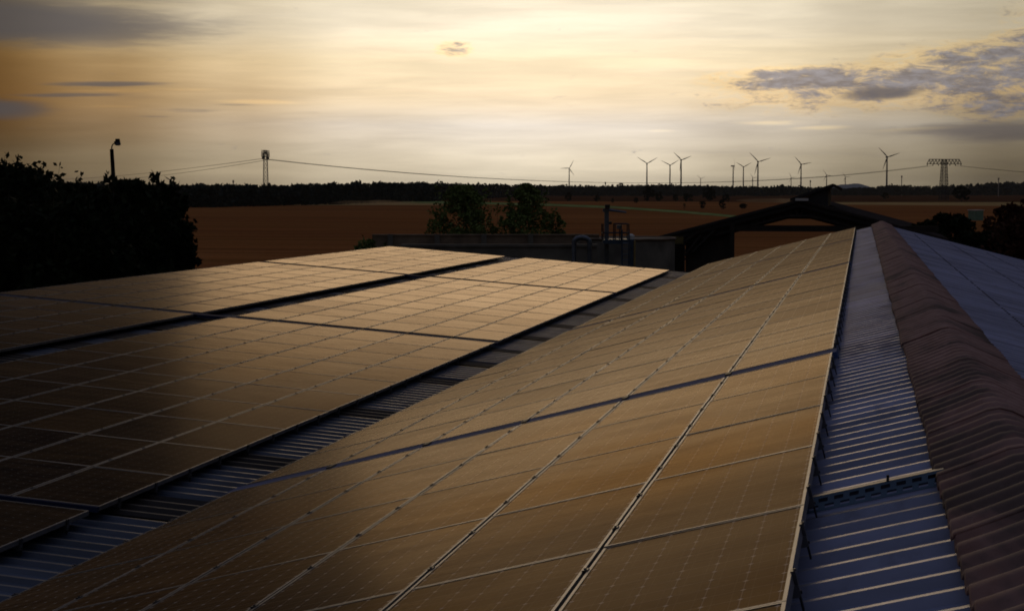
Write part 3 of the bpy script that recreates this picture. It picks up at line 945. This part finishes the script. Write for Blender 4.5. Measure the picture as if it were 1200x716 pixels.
# ------------------------------------------------------------------ wind turbines
def turbine(hx, hy, blen, dirs, label, edge=False, far_=False):
    zrel = 80.0 - H
    D = zrel * FPX / (HOR - hy)
    base = gnd(hx, D)
    sc_ = D / FPX                 # metres per photo pixel there
    t = empty('wind_turbine', base, YAW)
    tag(t, label, 'wind turbine', 'wind turbines on the horizon')
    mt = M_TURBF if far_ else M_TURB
    rt = 2.3 if not far_ else 3.0
    MB().tube([(0, 0, 0), (0, 0, 40), (0, 0, 78.5)], rt, rt * .58, 10).build('tower', mt, t, True)
    n_ = MB(); n_.box(-1.7, 1.7, -2.5, 7, 78.2, 82); n_.build('nacelle', mt, t)
    hb_ = MB(); hb_.tube([(0, -5, 80), (0, -3.8, 80), (0, -2.4, 80)], 1.0, 2.0, 8); hb_.build('hub', mt, t, True)
    for (dx, dy) in dirs:
        d = Vector((dx, 0, -dy)).normalized()
        L = blen * sc_
        if edge: L *= 1.0
        side = Vector((d.z, 0, -d.x))
        b = MB()
        st_ = [(0.0, 1.0, 1.0), (.10, 1.2, .9), (.22, 2.2, .6), (.5, 1.5, .35), (.8, .9, .2), (1.0, .25, .08)]
        k = 0
        for (f_, wd, th) in st_:
            wd *= 1.2
            c = Vector((0, -3.8, 80)) + d * (L * f_ + .8)
            for (a_, b_) in ((-.35, -.5), (.65, -.2), (.65, .2), (-.35, .5)):
                b.v.append(tuple(c + side * (wd * a_) + Vector((0, th * b_, 0))))
        for i in range(len(st_) - 1):
            for j in range(4):
                b.f.append((i * 4 + j, i * 4 + (j + 1) % 4, (i + 1) * 4 + (j + 1) % 4, (i + 1) * 4 + j))
        b.f.append((0, 1, 2, 3)); k = (len(st_) - 1) * 4; b.f.append((k + 3, k + 2, k + 1, k))
        b.build('blade', mt, t)
    if edge:
        t.rotation_euler = (0, 0, YAW + R(84))
T_ = [
    (667, 197.5, 10.5, [(-10, .3), (5, -9), (5.5, 8)], 'leftmost wind turbine, alone, one blade pointing level left'),
    (758, 192, 14, [(-12, -7.5), (12, -7), (.3, 13)], 'wind turbine above the biggest round tree, blades forming a wide Y'),
    (785, 194, 12, [(-11, -5.5), (10, -6), (.6, 12)], 'wind turbine of a close pair, the shorter one on the left'),
    (798, 188, 12.5, [(-9, -9), (11, -4.5), (-1.5, 12)], 'taller right wind turbine of the close pair'),
    (821, 209.5, 5.5, [(-4, -3.5), (5, -2), (0, 5)], 'tiny wind turbine right of the close pair'),
    (859, 195, 9, [(.6, -9), (5, 4), (-5, 4)], 'wind turbine seen edge on as a thin upright line'),
    (871, 196, 10.5, [(-9, -5.5), (10, -5.5), (0, 10)], 'wind turbine with Y blades between thin upright one and the big one'),
    (888, 190, 15, [(-11, -11.5), (14.5, -4.5), (-4.5, 16)], 'big dark wind turbine right of three others, left of barn apex'),
    (882, 208.5, 6, [(-3, -5), (5.5, -.5), (-1, 5)], 'faint tiny wind turbine directly left of the big one'),
    (927, 208.5, 6.5, [(-2.5, -6), (6.5, -.5), (-2.5, 5)], 'small faint wind turbine left of the one above the barn apex'),
    (938.5, 193, 12, [(-8, -9), (12, -2.2), (-3.5, 10)], 'medium wind turbine above the barn apex'),
    (968.5, 205.5, 7.5, [(-4.5, -6), (7, 1), (-3.5, 6)], 'small wind turbine directly above the barn roof lantern'),
    (990.5, 207.5, 6.5, [(-4, -5), (6, -.3), (-2, 5.5)], 'small wind turbine over the pale hill, right of the lantern'),
    (1039, 184.5, 15, [(-10.5, -11), (15, -5), (-5, 14)], 'rightmost wind turbine, large and dark, left of wide pylon'),
]
for i, (hx, hy, bl, dirs, lab) in enumerate(T_):
    turbine(hx, hy, bl, dirs, lab, edge=(hx == 859), far_=(hy > 204))

# ------------------------------------------------------------------ pylons and lines
def lattice(mb, pts0, pts1, n, r):
    """four-legged lattice between two squares"""
    for k in range(4):
        mb.bar(pts0[k], pts1[k], r)
    for i in range(n):
        f0, f1 = i / n, (i + 1) / n
        for k in range(4):
            a0 = Vector(pts0[k]).lerp(Vector(pts1[k]), f0); b0 = Vector(pts0[(k + 1) % 4]).lerp(Vector(pts1[(k + 1) % 4]), f0)
            a1 = Vector(pts0[k]).lerp(Vector(pts1[k]), f1); b1 = Vector(pts0[(k + 1) % 4]).lerp(Vector(pts1[(k + 1) % 4]), f1)
            mb.bar(a0, b1, r * .6); mb.bar(b0, a1, r * .6); mb.bar(a1, b1, r * .6)
def sq(w_, z): return [(-w_, -w_, z), (w_, -w_, z), (w_, w_, z), (-w_, w_, z)]
def pylon(loc, rz, label, h, half, r=.22, leg=3.0, top=1.75):
    t = empty('lattice_pylon', loc, rz)
    tag(t, label, 'pylon', 'power line pylons')
    b = MB()
    lattice(b, sq(leg, 0), sq(top, h - 4), 11, r)
    lattice(b, sq(top, h - 4), sq(top * .9, h), 1, r)
    b.build('tower', M_STEELD, t)
    c = MB()
    for sx in (-1, 1):
        for sy in (-1, 1):
            c.bar((0, sy * .9, h), (sx * half * .86, sy * .6, h), r)
            c.bar((0, sy * .9, h - 3.6), (sx * half, sy * .4, h - 3.6), r)
            n_ = 5
            for k in range(n_):
                xa = half * k / n_; xb = half * (k + .5) / n_; xc = half * (k + 1) / n_
                c.bar((sx * xa, sy * .6, h - 3.6), (sx * xb * .95, sy * .6, h), r * .7)
                c.bar((sx * xb * .95, sy * .6, h), (sx * xc, sy * .5, h - 3.6), r * .7)
    c.build('cross_arm', M_STEELD, t)
    for sx in (-.97, -.65, -.33, .33, .65, .97):
        s_ = MB(); s_.tube([(sx * half, 0, h - 3.7), (sx * half, 0, h - 5.0)], .32, .32, 6); s_.build('insulator', M_STEELD, t)
    return t
pr_ = gnd(1106, 1360); pr_h = at(1106, 187, 1360).z
pl_ = gnd(311.5, 1000); pl_h = at(311.5, 176.5, 1000).z
dv_ = (pr_ - pl_); ang = math.atan2(dv_.y, dv_.x)
pylon(pr_, YAW + .12, 'wide flat lattice pylon with a broad cross arm at the right', pr_h, 14.0)
pylon(pl_, YAW + math.pi / 2 - .07, 'narrow lattice pylon seen from its side above the left wood', pl_h, 9.0, .11, 1.45, 1.0)
p3 = gnd(8, 2500)
pylon(p3, YAW + math.pi / 2, 'distant lattice pylon hidden behind the left trees', 30, 12, .2, 1.6, 1.05)
def catenary(p, q, sag, r, label):
    pts = []
    for i in range(25):
        f_ = i / 24
        s_ = p.lerp(q, f_); s_.z -= sag * 4 * f_ * (1 - f_)
        pts.append(s_)
    o = MB().tube(pts, r, r, 4).build('power_line', M_WIRE)
    tag(o, label, 'power line', 'overhead power lines')
for k, (sx, wd) in enumerate(((-.97, 'front'), (.97, 'rear'))):
    a_ = pl_ + Vector((math.cos(YAW + math.pi / 2 - .2), math.sin(YAW + math.pi / 2 - .2), 0)) * 9 * sx + Vector((0, 0, pl_h - 5.0))
    b_ = pr_ + Vector((math.cos(YAW + .12), math.sin(YAW + .12), 0)) * 14 * (-.97 if k == 0 else -.65) + Vector((0, 0, pr_h - 5.0))
    catenary(a_, b_, 13.5, .11, f'{wd} overhead wire sagging between the two lattice pylons')
    c_ = p3 + Vector((0, 10 * sx, 25))
    catenary(a_, c_, 6 + 3 * k, .11, f'{wd} overhead wire running left from the narrow pylon')
    d_ = gnd(1700, 1500) + Vector((0, 0, 20 + k))
    catenary(pr_ + Vector((math.cos(YAW + .12), math.sin(YAW + .12), 0)) * 14 * (.97 if k == 0 else .65) + Vector((0, 0, pr_h - 5.0)), d_, 9, .08, f'{wd} overhead wire running right from the wide pylon')
# thin masts on the skyline
for (x_, yt, D, lab) in [(1056.5, 206, 2600, 'thin mast between rightmost turbine and wide pylon'), (709.5, 213.5, 2600, 'thin short mast on the skyline right of leftmost turbine'),
                         (273.5, 211.5, 2200, 'faint thin mast left of the narrow pylon'), (1170, 208.5, 2400, 'faint small mast on the horizon right of the wide pylon'), (949.5, 211.5, 2600, 'faint short mast right of the medium turbine')]:
    p = gnd(x_, D); h_ = at(x_, yt, D).z
    o = MB().tube([(0, 0, 0), (0, 0, h_)], .7, .5, 6).box(-1.0, 1.0, -.5, .5, h_ - 3, h_).build('mast', M_TURBF)
    o.location = p
    tag(o, lab, 'mast', 'thin masts on the skyline')

# ------------------------------------------------------------------ farmyard behind the roofs
def on_px(x0, x1, D): return (x1 - x0) / FPX * D
def yard(name, x_, D, label, cat, group=None):
    o = empty(name, gnd(x_, D), YAW)
    return tag(o, label, cat, group)
# brown silo wall with posts
t = yard('silo_wall', 520, 95, 'long brown concrete silo wall with posts in front of the green bushes', 'wall')
zt = at(520, 276.5, 95).z
x0, x1 = on_px(520, 436, 95), on_px(520, 702, 95)
MB().box(x0, x1, 0, .3, 0, zt).build('wall_panel', M_CONC, t)
pm = None
for k in range(9):
    xx = x0 + 1 + k * 2.55 * 1.0 * 1.0
    if xx > x1: break
    o = MB().box(-.14, .14, -.16, -.003, 0, zt + .10).build('post', M_CONCD, t) if pm is None else new_obj('post', pm, t)
    pm = o.data; o.location = (xx, 0, 0)
MB().box(x0, x1, -.05, .36, zt + .003, zt + .08).build('coping', M_CONC, t)
t = yard('low_wall', 600, 90, 'darker lower wall in front of the brown silo wall', 'wall')
zt = at(600, 289.5, 90).z
MB().box(on_px(600, 470, 90), on_px(600, 700, 90), 0, .35, 0, zt).box(on_px(600, 470, 90), on_px(600, 700, 90), -.06, .41, zt + .003, zt + .14).build('wall_panel', M_CONCD, t)
# round slurry tank
t = yard('slurry_tank', 744, 93, 'dark round concrete tank between the ladder platform and the open barn', 'tank')
zt = at(744, 281, 93).z; r_ = on_px(744, 796, 93)
m_ = MB(); N = 40
for k in range(N):
    a_ = 2 * math.pi * k / N
    m_.v += [(r_ * math.cos(a_), 2.4 + r_ * math.sin(a_), 0), (r_ * math.cos(a_), 2.4 + r_ * math.sin(a_), zt)]
for k in range(N):
    m_.f.append((2 * k, 2 * ((k + 1) % N), 2 * ((k + 1) % N) + 1, 2 * k + 1))
m_.f.append(tuple(2 * k + 1 for k in range(N)))
m_.build('tank_wall', M_CONCD, t)
m_ = MB()
rnd = random.Random(3)
m_.tube([(r_ * math.cos(2 * math.pi * k / N) * 1.01, 2.4 + r_ * 1.01 * math.sin(2 * math.pi * k / N), zt) for k in range(N + 1)], .07, .07, 5, False)
m_.build('rim', M_CONC, t)
# grass growing by the tank and along the wall
gm_ = MB(); rnd = random.Random(5)
for k in range(2600):
    x_ = rnd.uniform(690, 800); D = rnd.uniform(97.5, 101)
    p = gnd(x_, D); p.z = at(x_, 281, D).z - .15
    h_ = rnd.uniform(.15, .42); dx = rnd.uniform(-.1, .1)
    gm_.quad((p.x, p.y, p.z - .3), (p.x + .05, p.y, p.z - .3), (p.x + .02 + dx, p.y, p.z + h_))
bk = MB(); q0 = gnd(690, 97.3); q1 = gnd(802, 97.3); q2 = gnd(802, 103); q3 = gnd(690, 103)
zz = at(744, 281, 99).z - .2
bk.v = [(q.x, q.y, 0) for q in (q0, q1, q2, q3)] + [(q.x, q.y, zz) for q in (q0, q1, q2, q3)]
bk.f = [(0, 1, 5, 4), (1, 2, 6, 5), (2, 3, 7, 6), (3, 0, 4, 7), (4, 5, 6, 7)]
tag(bk.build('earth_bank', M_YARD), kind='structure')
tag(gm_.build('tall_grass', M_LEAFY), 'yellowish tall grass on the earth bank behind the round tank', 'grass', kind='stuff')
# pipe arch
t = yard('pipe_arch', 682, 89, 'bent grey pipe arch rising over the wall left of the ladder', 'pipe')
def pp(x_, y_, D, cx_): return (on_px(cx_, x_, D), 0, at(x_, y_, D).z)
pts = []
for k in range(13):
    a_ = math.pi * (1 - k / 12)
    pts.append((on_px(682, 682 + 9 * math.cos(a_), 89), 0, at(682, 284 - 5.5 * math.sin(a_), 89).z))
pts = [(pts[0][0], 0, 1.0)] + pts + [(pts[-1][0], 0, 0.0)]
MB().tube(pts, .13, .13, 8).build('pipe', M_STEEL, t, True)
MB().box(on_px(682, 690, 89), on_px(682, 694, 89), -.05, .22, 0, at(682, 287, 89).z).build('support', M_CONCD, t)
# platform with ladder
D = 88
t = yard('ladder_platform', 725, D, 'blue grey steel platform with railing and ladder on the round tank', 'platform')
zd = at(725, 280.5, D).z
X_ = lambda x_: on_px(725, x_, D)
Z_ = lambda y_: at(725, y_, D).z
MB().box(X_(707), X_(743), -.4, .9, zd - .22, zd).build('deck', M_LADD, t)
r1 = MB()
for xx in (706.5, 720.5, 727.5, 736.5):
    for yy in (-.38, .88):
        r1.bar((X_(xx), yy, zd), (X_(xx), yy, Z_(262.5)), .028)
for yy in (-.38, .88):
    r1.bar((X_(706.5), yy, Z_(273)), (X_(736.5), yy, Z_(273)), .024)
    r1.bar((X_(720.5), yy, Z_(262.5)), (X_(736.5), yy, Z_(262.5)), .024)
for xx in (706.5, 736.5):
    r1.bar((X_(xx), -.38, Z_(273)), (X_(xx), .88, Z_(273)), .024)
r1.build('railing', M_STEELD, t)
l1 = MB()
for xx in (728.5, 736.5): l1.bar((X_(xx), -.5, 0), (X_(xx), -.5, zd + .5), .035)
l1.build('ladder_stile', M_LADD, t)
l2 = MB(); z_ = .3
while z_ < zd:
    l2.bar((X_(728.5), -.5, z_), (X_(736.5), -.5, z_), .028); z_ += .28
l2.build('ladder_rungs', M_STEEL, t)
MB().box(X_(738), X_(742.5), -.45, -.25, 0, zd).build('support_column', M_LADD, t)
c = MB(); c.tube([(X_(739.5), -.2, zd), (X_(739.5), -.2, Z_(276))], .17, .17, 10); c.tube([(X_(739.5), -.2, Z_(276)), (X_(739.5), -.2, Z_(274))], .17, .05, 10)
o = c.build('white_drum', M_WHITE); o.location = t.location; o.rotation_euler = t.rotation_euler
tag(o, 'small pale drum standing on the right end of the ladder platform', 'drum')
c = MB().box(X_(723), X_(729), 0, .25, Z_(268.5), Z_(264))
o = c.build('control_box', M_STEEL, t)
# mast with floodlight and arm
t = yard('floodlight_mast', 711, 88.6, 'grey mast with a dark floodlight head and pale sloping arm on platform', 'mast')
X_ = lambda x_: on_px(711, x_, 88.6)
Z_ = lambda y_: at(711, y_, 88.6).z
MB().box(-.11, .11, -.11, .11, 0, Z_(246)).build('pole', M_STEEL, t)
MB().box(X_(706.5), X_(713), -.12, .12, Z_(248.5), Z_(244.5)).build('head_bracket', M_STEEL, t)
MB().box(X_(709), X_(714.5), -.25, .15, Z_(244.3), Z_(239.8)).build('floodlight', M_BLACK, t)
a_ = MB(); a_.tube([(X_(713), 0, Z_(246)), (X_(734), 0, Z_(249))], .085, .05, 6); a_.build('arm', M_STEEL, t)
MB().box(X_(712), X_(717), -.1, .1, Z_(263), Z_(259.5)).build('winch', M_STEELD, t)
o = MB().tube([(0, 0, 0), (0, 0, at(743.5, 282, 87.5).z)], .05, .05, 6).build('yellow_pipe', M_YEL)
o.location = gnd(744, 87.5)
tag(o, 'thin yellow upright pipe right beside the ladder', 'pipe')

# open barn with truss gable
D = 108.0
t = yard('open_barn', 940, D, 'open sided barn with dark truss gable and low pitched roof behind the arrays', 'barn')
# its ridge runs parallel to the other roofs: turn so that local Y is world Y
t.rotation_euler = (0, 0, 0)
org = gnd(940, D)
def bx_(x_): return (at(x_, 240, D) - org).dot(CR) / math.cos(YAW) * 1.0
def front(x_, y_):
    """point of photo ray on the plane y = front of the barn"""
    d = at(x_, y_, 100.0) - Vector((0, 0, H))
    k = (org.y) / d.y
    p = Vector((0, 0, H)) + d * k
    return (p.x - org.x, p.z)
apx, apz = front(937, 233.5)
elx, elz = front(767, 278)
slope = (apz - elz) / (apx - elx)
LEN = 34.0
erx = apx + (apx - elx) * 1.0; erz = elz
def slab(xa, za2, xb, zb2, y0, y1, th, name, mat, parent):
    m = MB()
    m.v = [(xa, y0, za2), (xb, y0, zb2), (xb, y1, zb2), (xa, y1, za2), (xa, y0, za2 - th), (xb, y0, zb2 - th), (xb, y1, zb2 - th), (xa, y1, za2 - th)]
    m.f = [(0, 1, 2, 3), (4, 7, 6, 5), (0, 4, 5, 1), (1, 5, 6, 2), (2, 6, 7, 3), (3, 7, 4, 0)]
    return m.build(name, mat, parent)
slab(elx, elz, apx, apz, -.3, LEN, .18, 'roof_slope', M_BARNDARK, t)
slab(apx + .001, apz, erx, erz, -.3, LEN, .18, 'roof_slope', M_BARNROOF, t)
slab(elx + .25, elz - .183 + .25 * slope, apx, apz - .183, -.15, .05, .30, 'barge_board', M_BARNDARK, t)
slab(apx + .001, apz - .183, erx - .25, erz - .183 + .25 * slope, -.15, .05, .30, 'barge_board', M_BARNDARK, t)
# white plate painting the highlight on the gable apex
MB().box(apx - .25, apx + .55, -.42, -.31, apz - .10, apz + .05).build('apex_highlight', M_WHITE, t)
def truss(y_):
    m = MB(); r = .085
    # rafter pairs and zig-zag webs
    def roofz(x): return apz - abs(x - apx) * slope - .55
    cz0 = front(860, 268)[1]
    def chord(x):
        d_ = abs(x - apx) / abs(apx - elx)
        return (cz0 + .75) * 1.0 if d_ < .30 else cz0 + .75 - (d_ - .30) * 2.9
    for s_ in (-1, 1):
        L = abs(apx - elx) - .6
        n_ = 12
        for k in range(n_):
            xa = apx + s_ * L * k / n_; xb = apx + s_ * L * (k + .5) / n_; xc = apx + s_ * L * (k + 1) / n_
            m.bar((xa, y_, min(chord(xa), roofz(xa) - .35)), (xb, y_, roofz(xb)), r * .9)
            m.bar((xb, y_, roofz(xb)), (xc, y_, min(chord(xc), roofz(xc) - .35)), r * .9)
            m.bar((xa, y_, min(chord(xa), roofz(xa) - .35)), (xc, y_, min(chord(xc), roofz(xc) - .35)), r * 1.6)
            m.bar((xa, y_, roofz(xa)), (xc, y_, roofz(xc)), r * 2.0)
    return m.build('truss', M_WOOD, t)
for y_ in (0.1, 5.7, 11.3, 16.9, 22.5, 28.1, 33.5): truss(y_)
# tie beam, posts, side walls
tb0, tz0 = front(858, 266); tb1, tz1 = front(1030, 272)
MB().box(tb0, -elx * 1.0 if False else erx - .6, -.02, .24, tz1 + .0, tz0 + .10).build('tie_beam', M_WOOD, t)
wa, wb = front(803, 290)[0], front(858, 290)[0]
prism('wall', [(wa, 0), (wb, 0), (wb, apz - (apx - wb) * slope - .95), (wa, apz - (apx - wa) * slope - 1.0)], .3, .5, M_WOOD, t)
MB().box(elx + .55, elx + .8, 1.0, LEN, 0, 1.0).build('wall', M_WOOD, t)
pm = None
for (x_, mt) in ((793, M_ORANGE), (800, M_WOOD), (858, M_WOOD)):
    xx = front(x_, 290)[0]
    MB().box(xx - .14, xx + .14, -.25, .03, 0, elz - .45 + (xx - elx) * slope).build('post', mt, t)
xx = erx - 1.0
for y_ in (0.0, 11.3, 22.5, 33.0):
    MB().box(xx - .15, xx + .15, y_, y_ + .3, 0, erz - .3).build('post', M_WOOD, t)
# braces at the left eave
m = MB()
p0x, p0z = front(803, 305)
for (xa, ya, xb, yb) in ((803, 305, 783, 281), (803, 296, 795, 279), (803, 300, 822, 276), (812, 296, 838, 270), (803, 283, 826, 268)):
    A_ = front(xa, ya); B_ = front(xb, yb)
    m.bar((A_[0], -.1, A_[1]), (B_[0], -.1, B_[1]), .11)
m.build('brace', M_WOOD, t)
# raised ridge lantern: single pitch lifting to the right
lx0, lz0 = front(925, 233); lx1, lz1 = front(975, 215.5); lx2, lz2 = front(981, 218.5)
m = MB(); y0, y1 = 1.0, 12.0
m.v = [(lx0, y0, lz0), (lx1, y0, lz1), (lx1, y1, lz1), (lx0, y1, lz0), (lx0, y0, lz0 - .16), (lx1, y0, lz1 - .16), (lx1, y1, lz1 - .16), (lx0, y1, lz0 - .16)]
m.f = [(0, 1, 2, 3), (4, 7, 6, 5), (0, 4, 5, 1), (1, 5, 6, 2), (2, 6, 7, 3), (3, 7, 4, 0)]
ln = m.build('roof_lantern', M_BARNDARK, t)
m = MB()
ra = front(972, 240)
m.v = [(lx0 + .6, y0 + .2, lz0 - .1), (lx1 - .25, y0 + .2, lz1 - .2), (lx1 - .25, y0 + .2, apz - 1.0), (lx0 + .6, y0 + .2, apz - .6), (lx0 + .6, y1 - .2, lz0 - .1), (lx1 - .25, y1 - .2, lz1 - .2), (lx1 - .25, y1 - .2, apz - 1.0), (lx0 + .6, y1 - .2, apz - .6)]
m.f = [(0, 1, 2, 3), (4, 7, 6, 5), (0, 4, 5, 1), (1, 5, 6, 2), (2, 6, 7, 3), (3, 7, 4, 0)]
m.build('lantern_wall', M_BARNDARK, ln)
m = MB(); k0 = lx1 - .05
m.v = [(lx1, y0 - .1, lz1 + .01), (lx1 + .5, y0 - .1, lz1 - .25), (lx1 + .5, y1, lz1 - .25), (lx1, y1, lz1 + .01), (lx1, y0 - .1, lz1 - .15), (lx1 + .5, y0 - .1, lz1 - .4), (lx1 + .5, y1, lz1 - .4), (lx1, y1, lz1 - .15)]
m.f = [(0, 1, 2, 3), (4, 7, 6, 5), (0, 4, 5, 1), (1, 5, 6, 2), (2, 6, 7, 3), (3, 7, 4, 0)]
m.build('lantern_cap', M_BARNROOF, ln)

# pale green kiosk in the field
Dk = gdist(258.5)
t = yard('transformer_kiosk', 1144, Dk, 'pale green box shaped kiosk alone in the field at the right', 'kiosk')
t.rotation_euler = (0, 0, YAW + .42)
wk = 15.5 / FPX * Dk; hk_ = 12.5 / FPX * Dk
MB().box(-wk * .42, wk * .42, -wk * .36, wk * .36, 0, hk_ * .92).build('body', M_GREENB, t)
MB().box(-wk * .46, wk * .46, -wk * .40, wk * .40, hk_ * .923, hk_).build('roof', M_WHITE, t)
dm = MB().box(-wk * .15, wk * .15, -wk * .372, -wk * .362, .1, hk_ * .75).build('door', M_GREENB, t)
MB().box(wk * .08, wk * .11, -wk * .39, -wk * .374, hk_ * .35, hk_ * .42).build('handle', M_STEELD, dm)

# gooseneck lamp post at the left
D = 82
t = yard('lamp_post', 133, D, 'tall dark lamp post with curved neck rising out of the left trees', 'lamp post')
X_ = lambda x_: on_px(133, x_, D)
Z_ = lambda y_: at(133, y_, D).z
MB().tube([(X_(134.2), 0, 0), (X_(133.4), 0, Z_(215)), (X_(131.6), 0, Z_(175))], .115, .088, 10).build('pole', M_STEELD, t, True)
MB().tube([(X_(131.6), 0, Z_(176)), (X_(131.8), 0, Z_(172)), (X_(133), 0, Z_(169.5)), (X_(135.5), 0, Z_(167.8))], .030, .027, 6).build('curved_neck', M_STEELD, t, True)
hd = MB()
hd.tube([(X_(138.6), 0, Z_(163)), (X_(138.7), 0, Z_(166.5)), (X_(138.9), 0, Z_(170.2))], .10, .15, 10)
hd.tube([(X_(135), 0, Z_(167.8)), (X_(138), 0, Z_(166.5))], .07, .07, 8)
hd.build('lamp_head', M_BLACK, t, True)
MB().tube([(X_(138.9), 0, Z_(170.2)), (X_(138.9), 0, Z_(170.9))], .12, .08, 10).build('lens', M_BLACK, t, True)

# dust behind a working tractor far out in the field
def dust(x0, x1, yb, yt, dens, label, seed):
    D = gdist(yb)
    p0 = gnd(x0, D); p1 = gnd(x1, D)
    hh = (yb - yt) / FPX * D
    L = (p1 - p0).length
    bm = bmesh.new(); bmesh.ops.create_icosphere(bm, subdivisions=3, radius=1)
    rnd_ = random.Random(seed)
    for v in bm.verts:
        n_ = mnoise.noise(v.co * 1.7 + Vector((seed, 0, 0))) * .3
        v.co = Vector((v.co.x * L / 2, v.co.y * 25, (v.co.z * (1 + n_) * .5 + .5) * hh * (1 + .4 * mnoise.noise(Vector((v.co.x * 2.5, seed, 0))))))
    me = bpy.data.meshes.new('dust_cloud'); bm.to_mesh(me); bm.free()
    o = new_obj('dust_cloud', me)
    o.location = (p0 + p1) / 2; o.rotation_euler = (0, 0, YAW)
    m_ = bpy.data.materials.new('dust'); m_.use_nodes = True
    t_ = NT(m_.node_tree)
    pv = t_.n('ShaderNodeVolumePrincipled'); om = t_.n('ShaderNodeOutputMaterial')
    t_.t.links.new(pv.outputs[0], om.inputs[1])
    pv.inputs['Color'].default_value = (.85, .62, .38, 1)
    co = t_.n('ShaderNodeTexCoord').outputs['Object']
    nz = t_.noise(t_.vmul(co, t_.vec(.05, .05, .12)), 1.0, 4, .6)
    t_.put(pv.inputs['Density'], t_.rng(nz, .35, .7, 0.0, dens))
    pv.inputs['Anisotropy'].default_value = .3
    me.materials.append(m_)
    tag(o, label, 'dust', kind='stuff')
dust(385, 490, 240.5, 234.8, .022, 'low dust cloud drifting over the field before the left wood', 3)
dust(862, 960, 238, 232, .02, 'thin low dust cloud over the field beside the barn roof', 9)

# thin evening haze over the whole plain
hz = MB().box(-13000, 13000, -2500, 18500, -1.0, 130.0)
hzo = hz.build('haze', None)
m_ = bpy.data.materials.new('haze_air'); m_.use_nodes = True
t_ = NT(m_.node_tree)
pv = t_.n('ShaderNodeVolumePrincipled'); om = t_.n('ShaderNodeOutputMaterial')
t_.t.links.new(pv.outputs[0], om.inputs[1])
pv.inputs['Color'].default_value = (.86, .88, .95, 1)
pv.inputs['Density'].default_value = 2.4e-5
pv.inputs['Anisotropy'].default_value = .4
hzo.data.materials.append(m_)
tag(hzo, kind='stuff')
